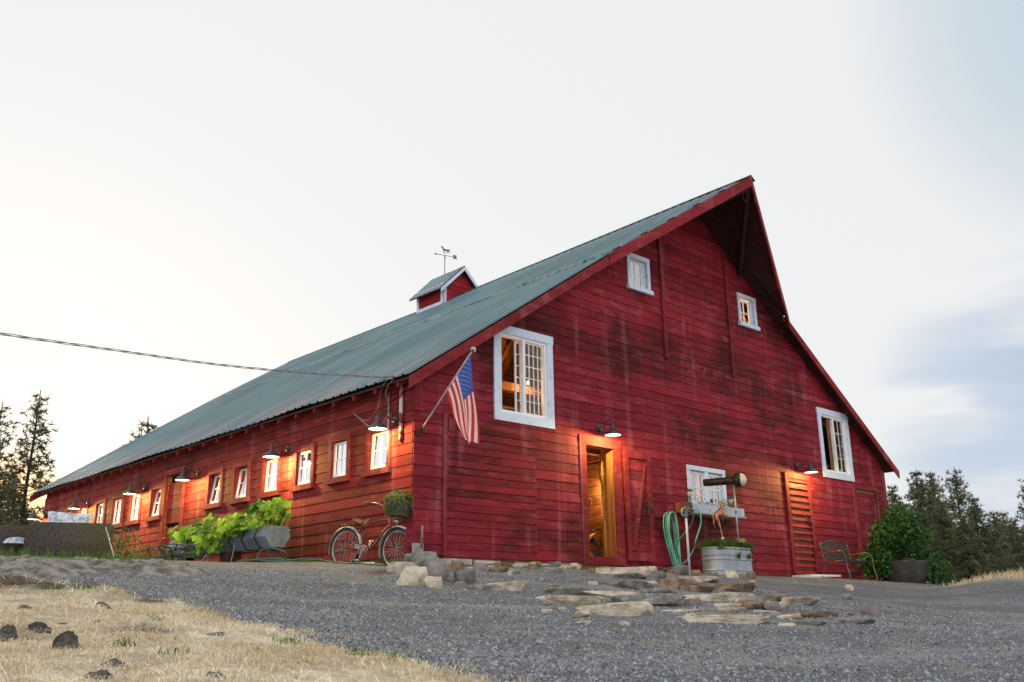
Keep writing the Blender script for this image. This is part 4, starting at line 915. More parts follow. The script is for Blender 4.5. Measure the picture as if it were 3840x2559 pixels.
mb.box((1.06, 0, .866), (.26, .30, .012)); bk = bp(mb, 'basket', WICK)
mb = MB(); mb.box((1.06, 0, .98), (.23, .27, .2)); mb.build('coco_liner', mat('coco_fibre', (.13, .11, .07), (.06, .05, .035), 40, .95, bump=.8), bk)

def leaves(mb, pts, size, rng, fold=.3, updir=None, tri=False, lobes=0, droop=.0):
    """one small leaf per point"""
    for p in pts:
        p = Vector(p); n = Vector((rng.gauss(0, 1), rng.gauss(0, 1), rng.gauss(.5, 1))).normalized() if updir is None else (Vector(updir)+Vector((rng.gauss(0, .45), rng.gauss(0, .45), rng.gauss(0, .45)))).normalized()
        x = n.orthogonal().normalized(); a = rng.uniform(0, 6.28); y = n.cross(x); d = x*math.cos(a)+y*math.sin(a); s2 = n.cross(d); s = size*rng.uniform(.65, 1.3); t = rng.random()
        if lobes:
            c = p+n*s*.12; ring = []
            for k in range(11):
                an = -2.6+5.2*k/10; rr = s*(.62+.30*(k % 2)+.18*math.cos(an)); ring.append(p+d*rr*math.cos(an)+s2*rr*math.sin(an)-n*abs(math.sin(an))*s*.15+n*rng.uniform(-.1, .1)*s)
            ring = [p-d*s*.12]+ring
            for k in range(len(ring)-1): mb.face([p, ring[k], ring[k+1]], t)
        elif tri: mb.face([p-s2*s*.5, p+s2*s*.5, p+d*s*1.6], t)
        else: mb.face([p, p+d*s*.5+s2*s*.38+n*fold*s*.3, p+d*s*1.1, p+d*s*.5-s2*s*.38+n*fold*s*.3], t)
def cloud(rng, c, r, n, shell=.4):
    out = []
    while len(out) < n:
        v = Vector((rng.uniform(-1, 1), rng.uniform(-1, 1), rng.uniform(-1, 1))); l = v.length
        if l > 1 or l < shell*rng.random(): continue
        out.append(Vector((c[0]+v.x*r[0], c[1]+v.y*r[1], c[2]+v.z*r[2])))
    return out
bc = bike.matrix_basis if False else Matrix.Translation(bike.location) @ bm_
R = random.Random(3); base = bc @ Vector((1.06, 0, 1.12))
iv = empty('trailing_plant', base, 0, 'small leafed green plant spilling from the bicycle basket', 'plant')
mb = MB(); pts = cloud(R, (0, 0, .05), (.20, .20, .10), 420)
for k in range(26):
    a = R.uniform(0, 6.28); L_ = R.uniform(.12, .30); x, y = .17*math.cos(a), .17*math.sin(a)
    for j in range(16): q = j/16; pts.append(Vector((x*(1+.45*q)+R.gauss(0, .012), y*(1+.45*q)+R.gauss(0, .012), .03-L_*q*q*1.1+R.gauss(0, .012))))
leaves(mb, pts, .028, R); mb.build('leaves', LEAFI, iv)
mb = MB()
for k in range(20):
    a = R.uniform(0, 6.28); L_ = R.uniform(.1, .28); x, y = .16*math.cos(a), .16*math.sin(a); mb.tube([(0, 0, 0), (x, y, .06), (x*1.4, y*1.4, -L_)], .003, 4)
mb.build('stems', LEAFI, iv)

# ------------------------------------------------------------------ feed trough of squash plants
TX = -1.0; ta, tb = on_plane(1030, 2000, 0, TX), on_plane(700, 2050, 0, TX)
ty0, ty1 = 2.3, 6.05; TZ = .24
tr = empty('feed_trough', (TX, ty0, 0), 0, 'long hexagonal galvanised feed trough on wire legs full of squash plants', 'trough')
hexp = [(-.11, .0), (.11, .0), (.23, .17), (.17, .34), (-.17, .34), (-.23, .17)]
segs_ = [(0, 2.3), (2.95, 3.75)]
mb = MB()
for a, b_ in ((0, 3.75),):
    for i in range(6):
        if i == 3: continue
        p, q = hexp[i], hexp[(i+1) % 6]; n = max(1, int((b_-a)/.4))
        for k in range(n):
            ya, yb = a+(b_-a)*k/n, a+(b_-a)*(k+1)/n-.004
            mb.face([(p[0], ya, TZ+p[1]), (q[0], ya, TZ+q[1]), (q[0], yb, TZ+q[1]), (p[0], yb, TZ+p[1])], rnd.random())
    for y in (a, b_): mb.face([(p[0], y, TZ+p[1]) for p in hexp], .9)
mb.build('trough_body', STEEL2, tr)
mb = MB(); mb.box((0, 1.87, TZ+.30), (.32, 3.7, .03)); mb.build('soil', mat('soil', (.05, .035, .025)), tr)
for k, y in enumerate((.35, .8, 1.25, 1.95, 2.9, 3.35)):
    mb = MB(); mb.tube([(p[0]*1.04, y, TZ+p[1]) for p in hexp]+[(hexp[0][0]*1.04, y, TZ)], .014, 6); mb.build('iron_strap', IRON, tr)
DWB = mat('dark_wood_block', (.12, .06, .045), (.06, .035, .03), 5, .85)
for y_, sz_ in ((.12, (.2, .08, .34)), (1.6, (.25, .3, .2)), (3.3, (.2, .1, .34))): mb = MB(); mb.box((0, y_, TZ-sz_[2]/2), sz_); mb.build('wooden_leg', DWB, tr)
mb = MB()
for y, dy in ((1.0, .02), (1.9, .05), (2.3, -.04), (3.0, 0)): mb.tube([(-.24, y, TZ+.12), (-.3, y+dy, -.12)], .007, 5)
for y in (1.7, 2.9): mb.tube([(-.22, y, TZ+.16), (-.55, y+.35, -.16)], .013, 6)
mb.build('wire_legs', SPK, tr)
mb = MB(); mb.box((.1, 3.95, .18), (.36, .02, .42), M4=Matrix.Translation((.1, 3.95, .2)) @ Matrix.Rotation(rad(24), 4, 'X') @ Matrix.Diagonal((1, 1, 1, 1))); o = mb.build('tin_sheet', STEEL, None); o.location = (TX, ty0, 0); tag(o, 'small grey metal sheet leaning at the far end of the trough', 'metal sheet')
sq = empty('squash_plants', (TX, ty0, TZ+.30), 0, 'mass of big bright green squash leaves growing over the feed trough', 'squash plants')
R = random.Random(12); pts = []; stems = []
for k in range(620):
    y = R.uniform(.1, 3.3); q = y/3.6
    hgt = .42+.08*math.sin(y*4)-.16*q
    x = R.gauss(0, .26); z = R.uniform(-.05, hgt)*(1-min(1, abs(x)/.75)**2)
    if .8 < y < 2.8 and R.random() < .30: x = R.uniform(-.45, -.2); z = R.uniform(-.30 if 1.4 < y < 2.3 else -.06, .12)
    if y < .9: z = max(z, .04); x = max(min(x, .3), -.33)
    pts.append(Vector((x, y+R.gauss(0, .06), z)))
    if k % 3 == 0: stems.append(pts[-1])
mb = MB(); n0 = len(pts); leaves(mb, pts[:n0//2], .105, R, lobes=1, updir=(-.55, -.45, .8)); leaves(mb, pts[n0//2:], .078, R, lobes=1, updir=(-.7, -.4, .45)); mb.build('leaves', LEAF, sq)
mb = MB()
for p in stems: mb.tube(curve([(p.x*.3, p.y+.03, -.05), (p.x*.7, p.y, p.z*.6), tuple(p)], 3), .006, 5, cap=False)
mb.build('stems', LEAF, sq)
SQF = mat('squash_flower', (.75, .35, .03), None, 5, .5)
for k in range(5): 
    mb = MB(); c = Vector((R.uniform(-.42, -.2), R.uniform(.2, 3.0), R.uniform(.0, .2)))
    for j in range(6): a = j*1.047; mb.face([c, c+Vector((-.03, .05*math.cos(a-.3), .05*math.sin(a-.3))), c+Vector((-.05, .07*math.cos(a), .07*math.sin(a))), c+Vector((-.03, .05*math.cos(a+.3), .05*math.sin(a+.3)))])
    mb.build('flower', SQF, sq)

# ------------------------------------------------------------------ hoses
def on_ground(pts, h=.015): return [Vector((p.x, p.y, T(p.x, p.y)+h)) for p in pts]
def gv(u, v, z=None, y=None):
    p = hitV(u, v); return p
coil = [(545, 1289), (570, 1285), (600, 1283), (640, 1284), (680, 1283), (715, 1284), (740, 1288), (700, 1290), (650, 1292), (600, 1291), (585, 1288), (620, 1285), (670, 1285), (725, 1289)]
P = on_ground([gv(*q) for q in coil]); P = [p+Vector((0, 0, .012*(i % 4))) for i, p in enumerate(P)]
run = [(760, 1293), (800, 1297), (830, 1298), (860, 1300), (885, 1300), (903, 1296)]
P2 = on_ground([gv(*q) for q in run])
up = on_ground([gv(590, 1288), gv(655, 1286)]); arch = [up[0], up[0]+Vector((.02, -.02, .13)), up[0]+Vector((.12, -.15, .20)), up[0]+Vector((.28, -.4, .12)), up[1]]
mb = MB(); mb.tube(curve(P+P2, 7), .012, 7); mb.tube(curve(arch, 7), .012, 7)
tag(mb.build('garden_hose', DHOSE, None, True), 'dark green hose coiled on the gravel and running under the bicycle', 'hose')
c = on_ground([gv(845, 1298)])[0]; mb = MB(); mb.tube([c-bdn*.09+Vector((0, 0, .004)), c+bdn*.07+Vector((0, 0, .004))], .020, 10); mb.tube([c+bdn*.085, c+bdn*.12], .022, 10); tag(mb.build('hose_connector', mat('white_plastic', (.7, .68, .64), None, 4, .5), None, True), 'pale hose connector lying on the gravel below the bicycle', 'hose connector')
mb = MB(); pth = [Vector((x, y, T(x, y)+.03+.02*math.sin(x*5))) for x, y in ((.6, -.35), (1.0, -.28), (1.5, -.22), (2.0, -.33), (2.6, -.36), (3.2, -.3), (3.6, -.28), (4.3, -.22), (5.0, -.25))]; mb.tube(curve(pth, 6), .011, 6)
tag(mb.build('garden_hose', DHOSE, None, True), 'dark green hose lying among the stones along the foot of the gable wall', 'hose')

# ------------------------------------------------------------------ hose rack and hanging hose
hx = 6.17
hk = empty('hose_hanger', (hx, -.03, .98), 0, 'red wire star hose hanger on a red board between the door and the window box', 'hose hanger')
mb = MB(); mb.mbox(lambda u, z, d=0: Vector((u, -d, z)), -.52, -.10, -.05, .10, .0, .035); mb.build('mounting_board', REDT, hk)
mb = MB(); REDP = mat('red_wire_paint', (.5, .06, .05), (.3, .05, .04), 9, .5)
st = [(.13*math.cos(math.pi/2+k*2*math.pi*2/5), -.17, .02+.13*math.sin(math.pi/2+k*4*math.pi/5)) for k in range(5)]
mb.tube(st, .007, 6, closed=True); mb.tube(circ(.13, -.17, 20, 0, .02), .007, 6, closed=True)
for s in (-1, 1): mb.tube(curve([(.06*s, 0, 0), (.1*s, -.1, -.02), (.13*s, -.17, .06), (.16*s, -.15, .09)], 5), .008, 6)
mb.tube([(0, 0, -.05), (0, -.17, -.05)], .008, 6); mb.build('star_bracket', REDP, hk, True)
R = random.Random(8); mb = MB()
for k in range(7):
    L_ = .98-R.uniform(.0, .22); xs = R.uniform(-.02, .02); o = -.08-.018*k
    w0 = R.uniform(.08, .16); mb.tube(curve([(-w0+xs, o, -.02), (-w0-.035, o, -.35), (-.03+xs, o-.02, -L_+.08), (.03+xs, o-.02, -L_), (.10+xs, o-.02, -L_+.10), (.13+R.uniform(-.03, .01), o, -.35), (.08+xs, o, -.03), (0, o, .045)], 7, True), .0105, 7, closed=True)
hh = mb.build('hanging_hose', GREEN_HOSE, None, True); hh.location = (hx, -.03, .98); tag(hh, 'bright turquoise garden hose hung in long loops on the star hanger', 'hose')
SP = hit(2587, 2150); SP = Vector((5.46, -1.05, T(5.46, -1.05)))
s0 = on_plane(2587, 2158, 1, -1.02); s1 = on_plane(2587, 1905, 1, -1.02); SP = Vector((s0.x, -1.02, T(s0.x, -1.02)-.02)); topz = s1.z
sp = empty('standpipe', SP, 0, 'white water standpipe with a green tap head beside the stock tank', 'water tap')
H_ = topz-SP.z
mb = MB(); mb.tube([(0, 0, 0), (0, 0, H_-.12)], .022, 12); mb.build('pipe', mat('white_pipe', (.66, .66, .70), (.5, .5, .54), 5, .45), sp, True)
mb = MB(); mb.lathe([(.022, H_-.2), (.036, H_-.19), (.036, H_-.12), (.028, H_-.1), (.036, H_-.05), (.036, H_), (.02, H_+.02), (.001, H_+.02)], n=14); mb.tube([(0, 0, H_-.03), (.14, -.04, H_-.02), (.17, -.05, H_-.06)], .016, 8); mb.build('tap_head', mat('verdigris_tap', (.10, .20, .19), (.06, .10, .10), 12, .5), sp, True)
mb = MB(); mb.tube(curve([(-.03, 0, H_-.02), (-.11, 0, H_-.04), (-.12, 0, H_-.14), (-.03, 0, H_-.17)], 5), .014, 8); mb.build('handle', SPK, sp, True)
g0 = SP+Vector((.17, -.05, H_-.06)); gtap = g0+Vector((.05, -.0, -.02))
mb = MB(); lo = Vector((hx+.10, -.28, .16))
mb.tube(curve([g0+Vector((.0, 0, .02)), g0+Vector((.14, -.03, .0)), g0+Vector((.20, 0, -.22)), g0+Vector((.10, .08, -.55)), (5.98, -.8, .28), (6.02, -.55, .05), (6.15, -.25, .05), (6.2, -.15, .2)], 9), .0135, 8)
tag(mb.build('supply_hose', GREEN_HOSE, None, True), 'turquoise hose looping from the standpipe tap to the hanging coil', 'hose')
mb = MB(); mb.tube(curve([g0, g0+Vector((-.06, .03, -.25)), g0+Vector((-.25, .25, -.62)), (5.55, -.75, .0), (4.9, -.7, T(4.9, -.7)+.03), (4.2, -.6, T(4.2, -.6)+.03)], 8), .011, 7)
tag(mb.build('thin_hose', DHOSE, None, True), 'thin dark green hose slanting from the standpipe tap down to the stones', 'hose')

# ------------------------------------------------------------------ window box and solar lights
wbx = empty('window_box', (7.62, -.2, 1.05), 0, 'long galvanised window box of trailing plants under the double white window', 'window box')
x0, x1 = -.98, .80
mb = MB()
for q in ((x0, x1, .0, .17, .13, .15), (x0, x1, .0, .17, -.15, -.13)): mb.mbox(lambda u, z, d=0: Vector((u, -d, z)), *q)
mb.box((x1-.01, 0, .085), (.02, .26, .17)); mb.box(((x0+x1)/2, 0, .01), (x1-x0, .26, .02)); mb.build('metal_box', STEEL, wbx)
mb = MB(); mb.box(((x0+x1)/2, -.02, -.02), (x1-x0+.02, .34, .035)); mb.build('shelf', mat('weathered_shelf', (.45, .42, .38), (.3, .27, .24), 5, .8, stretch=(.3, 3, 3)), wbx)
mb = MB(); mb.box((x0-.09, 0, .09), (.18, .28, .2)); mb.build('end_block', mat('orange_brown_wood', (.30, .09, .04), (.14, .05, .03), 5, .7), wbx)
pl = empty('window_box_plants', (7.62, -.2, 1.2), 0, 'low green plants with small white flowers in the window box', 'plants')
R = random.Random(2); pts = []
for k in range(420):
    x = R.uniform(x0+.1, x1-.05); h = .24 if -.75 < x < -.4 else (.17 if .1 < x < .4 else .12)
    pts.append(Vector((x, R.uniform(-.13, .12), R.uniform(-.02, h))))
for k in range(60): pts.append(Vector((.03+R.gauss(0, .05), -.17+R.gauss(0, .02), -R.uniform(0, .22))))
mb = MB(); leaves(mb, pts, .032, R); mb.build('leaves', LEAFI, pl)
mb = MB(); leaves(mb, [Vector((R.uniform(-.3, .3), -.1+R.gauss(0, .03), R.uniform(0, .08))) for _ in range(26)], .022, R, lobes=1); mb.build('flowers', mat('white_petals', (.75, .75, .74)), pl)
def solar(loc, h, label):
    s = empty('solar_light', loc, 0, label, 'garden light', 'solar garden lights at the window box')
    mb = MB(); mb.tube([(0, 0, -h), (0, 0, 0)], .014, 8); mb.build('stake', METAL_D, s, True)
    mb = MB(); mb.lathe([(.001, 0), (.03, 0), (.055, .11), (.05, .115)], n=14); mb.build('lantern_glass', mat('frosted_lantern', (.62, .56, .52), None, 5, .3), s, True)
    mb = MB(); mb.lathe([(.085, .11), (.08, .13), (.04, .155), (.001, .16)], n=16); mb.lathe([(.001, .112), (.085, .11)], n=16); mb.build('cap', METAL_D, s, True)
p = on_plane(2586, 1864, 1, -.34); solar(p, .28, 'small black capped solar lantern at the left end of the window box')
p = on_plane(2742, 1892, 1, -.2); solar(p, .08, 'small black capped solar lantern at the right end of the window box')
ss = rnd; 
# ------------------------------------------------------------------ stock tank planter
TC = Vector((7.2, -.82, -.14)); TZ0 = T(7.2, -.9)-.02
tk = empty('stock_tank', (TC.x, TC.y, TZ0), 0, 'oval galvanised stock tank planter standing against the gable wall', 'planter')
top_l, top_r = on_plane(2630, 2054, 1, -.95), on_plane(2823, 2062, 1, -.75); hl = .63; TC = Vector((on_plane(2727, 2100, 1, -.8).x, -.8, 0)); tk.location.x = TC.x; tk.location.y = TC.y
TH = (top_l.z+top_r.z)/2-TZ0; rr = .26; half = hl-rr
def ring(r, z, n=14):
    out = []
    for k in range(n+1): a = -math.pi/2+math.pi*k/n; out.append((half+r*math.cos(a), r*math.sin(a), z))
    for k in range(n+1): a = math.pi/2+math.pi*k/n; out.append((-half+r*math.cos(a), r*math.sin(a), z))
    return out
prof = [(0, rr-.02), (.02, rr), (.10, rr), (.12, rr+.008), (.14, rr), (TH*.56, rr), (TH*.58, rr+.014), (TH*.62, rr+.014), (TH*.64, rr), (TH*.72, rr), (TH*.74, rr+.014), (TH*.78, rr+.014), (TH*.80, rr), (TH-.02, rr), (TH-.015, rr+.014), (TH+.01, rr+.014), (TH+.01, rr-.012), (TH-.06, rr-.014)]
mb = MB(); rg = [ring(r, z) for z, r in prof]
for a, b_ in zip(rg[:-1], rg[1:]):
    for k in range(len(a)): j = (k+1) % len(a); mb.face([a[k], a[j], b_[j], b_[k]], .5)
mb.build('tank_wall', mat('ribbed_galvanised_tank', (.32, .37, .42), (.44, .46, .48), 3, .45, metal=.4, stretch=(2.5, 2.5, .8), lo=.4, hi=.7), tk, True)
mb = MB(); mb.face(ring(rr-.013, TH-.05)); mb.build('soil', mat('dark_soil', (.05, .035, .025), None, 30, .95), tk)
gp = empty('tank_plants', (TC.x, TC.y, TZ0+TH), 0, 'grassy green plants with yellow and white flowers filling the stock tank', 'plants')
R = random.Random(4); mb = MB()
def blades(mb, n, fn, h, wd, R, lean=.5):
    for k in range(n):
        p = fn(); hh = h*R.uniform(.5, 1.2); a = R.uniform(0, 6.28); d = Vector((math.cos(a), math.sin(a), 0)); s = Vector((-d.y, d.x, 0))*wd; t = R.random(); b1 = p+d*hh*lean*.35+Vector((0, 0, hh*.6)); b2 = p+d*hh*lean+Vector((0, 0, hh*(1-lean*.35)))
        mb.face([p-s, p+s, b1+s*.7, b1-s*.7], t); mb.face([b1-s*.7, b1+s*.7, b2], t)
blades(mb, 2200, lambda: Vector((R.uniform(-half-.2, half+.2), R.uniform(-.27, .24), -.04)), .25, .006, R, .75)
blades(mb, 40, lambda: Vector((R.uniform(-half-.2, half+.2), R.uniform(-.2, .2), 0)), .34, .003, R, .9)
for sx in (.0, .34): blades(mb, 90, lambda: Vector((sx+R.gauss(0, .02), -rr-.016, -TH*.34+R.gauss(0, .02))), .12, .004, R, 1.1)
mb.build('grass_leaves', GRASSG, gp)
mb = MB(); leaves(mb, cloud(R, (half*.75, -.2, .15), (.09, .05, .04), 30), .035, R, lobes=1); mb.build('yellow_flowers', mat('yellow_petals', (.8, .55, .05)), gp)
mb = MB(); leaves(mb, cloud(R, (.2, -.2, .15), (.16, .05, .05), 20), .028, R, lobes=1); mb.build('white_flowers', mat('cream_petals', (.75, .70, .45)), gp)
# pole with the tube and pale dome
pa, pb2 = on_plane(2751.4, 1824, 1, -.85), on_plane(2770, 2038, 1, -.85)
tb = empty('tube_on_pole', pb2, 0, 'dark tube with a cream dome end on a slender pole above the tank', 'garden ornament')
up_ = pa-pb2
mb = MB(); mb.tube([tuple(-up_*.2), tuple(up_*1.02)], .016, 10); mb.build('pole', mat('grey_pole', (.50, .52, .6), (.3, .31, .36), 6, .4, metal=.4), tb, True)
mb = MB(); mb.tube([tuple(up_*.53), tuple(up_*.56)], .021, 10); mb.build('clamp', METAL_D, tb, True)
dv = (LAT*.93-FWD*.32+Vector((0, 0, .02))).normalized(); c0 = up_*1.0+Vector((0, 0, .115))
TUBM = mat('blackened_tube', (.045, .03, .02), (.02, .016, .014), 14, .45, metal=.3)
mb = MB(); mb.lathe([(.001, -.60), (.055, -.60), (.075, -.585), (.078, -.1), (.075, -.02), (.085, -.01), (.085, .0), (.13, .04), (.145, .07), (.148, .12), (.14, .15), (.10, .15)], c0, 24, dv); mb.build('tube_body', TUBM, tb, True)
mb = MB(); mb.lathe([(.132, .145), (.13, .18), (.112, .215), (.08, .24), (.04, .255), (.001, .26)], c0, 24, dv); mb.build('dome', CREAM, tb, True)
# copper horse ornament
hp = on_plane(2713, 2025, 1, -.88); hs = empty('horse_ornament', hp, 0, 'copper rearing horse ornament on a short rod above the stock tank', 'horse ornament')
mb = MB(); mb.tube([(-.0, 0, -.06), (-.12, 0, .42)], .009, 8); mb.lathe([(.001, -.04), (.03, -.02), (.04, 0), (.03, .02), (.001, .04)], (-.02, 0, .02), 12); mb.build('rod', CREAM, hs, True)
mb = MB(); mb.tube([(-.25, 0, -.10), (.22, 0, -.08)], .012, 6); mb.tube([(0, -.14, -.1), (0, .14, -.1)], .012, 6)
for sx, dz in ((-.25, -.10), (.24, -.08)): mb.box((sx, 0, dz+.02), (.08, .015, .02)); mb.box((sx, 0, dz-.02), (.08, .015, .02)); mb.box((sx-.03, 0, dz), (.018, .015, .07))
mb.build('compass_letters', CREAM, hs)
V = [(-.10, 0, .50), (-.18, 0, .47), (-.02, 0, .53), (.02, 0, .62), (.05, 0, .69), (.12, 0, .65),      # 0 mid,1 rump,2 chest,3 neck,4 poll,5 muzzle
     (-.22, -.03, .38), (-.20, -.03, .30), (-.15, -.03, .24), (-.10, -.03, .205), (-.22, .03, .40), (-.24, .03, .30), (-.20, .03, .22),
     (.06, -.03, .47), (.11, -.03, .50), (.17, -.03, .42), (.03, .03, .46), (.05, .03, .40), (.09, .03, .36), (-.25, 0, .50), (-.29, 0, .42), (-.28, 0, .33)]
Ed = [(0, 1), (0, 2), (2, 3), (3, 4), (4, 5), (1, 6), (6, 7), (7, 8), (8, 9), (1, 10), (10, 11), (11, 12), (2, 13), (13, 14), (14, 15), (2, 16), (16, 17), (17, 18), (1, 19), (19, 20), (20, 21)]
Rr = [.062, .055, .055, .038, .034, .020, .032, .018, .014, .012, .030, .017, .012, .025, .016, .011, .025, .016, .011, .016, .018, .006]
h_ = skin_obj('horse_figure', V, Ed, Rr, COPPER, hs)
mb = MB(); 
for k in range(6): a = Vector((.035-.02*k*.6, 0, .715-.034*k)); mb.face([a+Vector((0, -.008, 0)), a+Vector((0, .008, 0)), a+Vector((-.05, 0, -.03)), ]); mb.face([a, a+Vector((-.05, 0, -.03)), a+Vector((-.02, 0, -.05))])
mb.face([(.05, -.02, .70), (.06, -.015, .75), (.07, -.01, .70)]); mb.face([(.05, .02, .70), (.06, .015, .75), (.07, .01, .70)]); mb.build('mane_and_ears', COPPER, hs)

# ------------------------------------------------------------------ bench
bx0, by0 = 12.05, -.62
bn = empty('bench', (10.98, -.6, T(11.6, -.9)-.03), 0, 'dark iron bench with a lettered lattice back by the barn wall', 'bench')
BL = 1.2; IRN = mat('bench_iron', (.06, .06, .058), (.11, .10, .09), 12, .5, metal=.3); BRASS = mat('worn_bench_tube', (.20, .16, .12), (.10, .08, .065), 12, .4, metal=.5)
for x, nm in ((0, 'end_frame'), (BL, 'end_frame')):
    mb = MB(); mb.tube(curve([(x, -.62, 0), (x, -.56, .30), (x, -.54, .52), (x, -.44, .62), (x, -.25, .62), (x, -.03, .60)], 6), .016, 8); mb.tube(curve([(x, .08, 0), (x, -.02, .40), (x, .04, .84)], 6), .016, 8); mb.tube([(x, -.52, .42), (x, -.02, .40)], .014, 6); mb.build(nm, BRASS if x else BRASS, bn, True)
mb = MB()
for k in range(9): y = -.54+.06*k; mb.box((BL/2, y, .43-.02*math.sin(k*.4)), (BL, .042, .012))
mb.build('seat', IRN, bn)
mb = MB(); bkm = lambda u, z: Vector((u, -.02+.055*(z-.4)/.4, z))
top = [bkm(BL*k/16, .80+.10*math.sin(math.pi*k/16)) for k in range(17)]; mb.tube(top, .014, 7); mb.tube([bkm(0, .50), bkm(BL, .50)], .012, 6)
for k in range(33):
    x = BL*k/32; zt = .80+.10*math.sin(math.pi*k/32)
    for a, b_ in (((x, .50), (min(BL, x+.05), .58)), ((x, .58), (max(0, x-.05), .50)), ((x, zt-.10), (min(BL, x+.05), zt-.01)), ((x, zt-.01), (max(0, x-.05), zt-.10))): mb.tube([bkm(*a), bkm(*b_)], .006, 4, cap=False)
mb.tube([bkm(0, .58), bkm(BL, .58)], .007, 5); mb.tube([bkm(BL*k/16, .70+.10*math.sin(math.pi*k/16)) for k in range(17)], .007, 5); mb.build('backrest', IRN, bn, True)
tcu = bpy.data.curves.new('lettering', 'FONT'); tcu.body = 'WELCOME'; tcu.size = .20; tcu.extrude = .006; tcu.align_x = 'CENTER'; tcu.space_character = 1.15; tcu.offset = .004
tmp = bpy.data.objects.new('tmp', tcu); COL.objects.link(tmp); dg = bpy.context.evaluated_depsgraph_get(); me = bpy.data.meshes.new_from_object(tmp.evaluated_get(dg)); bpy.data.objects.remove(tmp)
tx = bpy.data.objects.new('lettering', me); COL.objects.link(tx); tx.parent = bn; tx.location = (BL/2, -.025, .60); tx.rotation_euler = (rad(82), 0, 0); me.materials.clear(); me.materials.append(IRN)

# ------------------------------------------------------------------ shrub in its pot beside the right corner
sb = at_dist(3385, 2165, 24.5); shp = Vector((sb.x, sb.y, T(sb.x, sb.y)-.1)); 
sh = empty('potted_shrub', shp, 0, 'round dark green shrub in a grey pot beyond the right barn corner', 'shrub')
mb = MB(); mb.lathe([(.001, 0), (.42, 0), (.52, .30), (.56, .52), (.58, .56), (.50, .56), (.48, .5), (.001, .5)], (.1, 0, 0), 24); mb.build('pot', mat('grey_pot', (.085, .08, .075), (.05, .047, .045), 4, .8), sh, True)
mb = MB(); R = random.Random(6)
for k in range(7): a = k*.9; mb.tube(curve([(0, 0, .4), (.1*math.cos(a), .1*math.sin(a), .8), (.35*math.cos(a), .35*math.sin(a), 1.2)], 4), .018, 5)
mb.build('trunk', BARK, sh)
mb = MB(); pts = cloud(R, (0, 0, 1.18), (.72, .65, .46), 1300, .5)+cloud(R, LAT*.4+Vector((0, 0, 1.0)), (.5, .45, .45), 420, .3)+cloud(R, LAT*-.35+Vector((0, 0, .9)), (.4, .4, .4), 380, .3)+cloud(R, LAT*-.55+Vector((0, 0, .55)), (.36, .4, .42), 800, .1)+cloud(R, LAT*.75+Vector((0, 0, .35)), (.42, .42, .45), 420, .3)+cloud(R, LAT*.15+Vector((0, 0, 1.62)), (.5, .5, .22), 240, .3)
leaves(mb, pts, .095, R); mb.build('crown', LEAFD, sh)
# low things at the foot of the louvred door
fx = on_plane(3040, 2150, 1, -.35); mb = MB()
fo = empty('empty_frame', (fx.x+.0, -.45, T(12, -.45)+.02), rad(-8), 'white wooden frame lying on the gravel under the louvred door', 'frame')
for c, s in (((.0, -.28, .02), (1.0, .05, .04)), ((0, .2, .02), (1.0, .05, .04)), ((-.5, -.04, .02), (.05, .5, .04)), ((.5, -.04, .02), (.05, .5, .04))): mb.box(c, s)
mb.build('frame_rails', VINYL, fo)
# ------------------------------------------------------------------ square spade at the corner
sx = on_plane(1574, 2085, 1, -.32)
sv = empty('spade', (sx.x, -.32, -.16), 0, 'grey square bladed spade standing at the near corner of the barn', 'spade')
mb = MB(); mb.box((-.04, 0, .20), (.21, .012, .24)); mb.build('blade', mat('dull_spade_blade', (.36, .34, .32), (.24, .22, .2), 9, .6), sv)
mb = MB(); mb.tube([(.02, -.01, .26), (.045, -.0, .58)], .017, 8); mb.build('handle', mat('grey_wood_handle', (.25, .22, .19), (.16, .14, .12), 9, .8), sv, True)
mb = MB(); mb.mbox(lambda u, z, d=0: Vector((u, -d, z)), -.24, .0, .03, .37, .02, .04); o = mb.build('leaning_board', REDT, None); o.location = (sx.x+.03, -.22, 0); tag(o, 'short red board set on edge at the near corner behind the spade', 'board')

# ------------------------------------------------------------------ wicker sofas, pillow, chairs
WK = mat('grey_brown_wicker', (.105, .09, .075), (.04, .034, .028), 30, .85, bump=.9, bscale=40, stretch=(1, 1, 2.5), lo=.42, hi=.58)
def sofa(u, v, s, wd, yaw, label, h=.80):
    p = at_dist(u*KV, v*KV, s); z = T(p.x, p.y)-.03
    so = empty('wicker_sofa', (p.x, p.y, z), yaw, label, 'sofa', 'wicker garden sofas')
    def rbox(c, sz, name):
        bm = bmesh.new(); bmesh.ops.create_cube(bm, size=1); bmesh.ops.scale(bm, vec=sz, verts=bm.verts); bmesh.ops.bevel(bm, geom=bm.edges[:], offset=.05, segments=3, affect='EDGES'); bmesh.ops.translate(bm, vec=c, verts=bm.verts)
        me = bpy.data.meshes.new(name); bm.to_mesh(me); bm.free(); me.materials.append(WK); me.polygons.foreach_set('use_smooth', [True]*len(me.polygons)); o = bpy.data.objects.new(name, me); COL.objects.link(o); o.parent = so; return o
    rbox((0, 0, h/2), (wd, .14, h), 'backrest'); rbox((0, .45, .2), (wd-.1, .8, .38), 'seat_base'); rbox((-wd/2+.08, .42, .31), (.14, .8, .62), 'armrest'); rbox((wd/2-.08, .42, .31), (.14, .8, .62), 'armrest')
    return so
syaw = -YAW+rad(24)
s1 = sofa(152, 1300, 18, 1.36, syaw, 'grey brown wicker loveseat seen from behind with a pale pillow on top', .80)
s2 = sofa(-12, 1300, 18.6, .86, syaw+.1, 'wicker armchair cut by the left edge of the photo', .78)
CUSH = mat('pale_floral_cushion', (.62, .66, .72), (.30, .38, .50), 12, .9, lo=.48, hi=.56, detail=6)
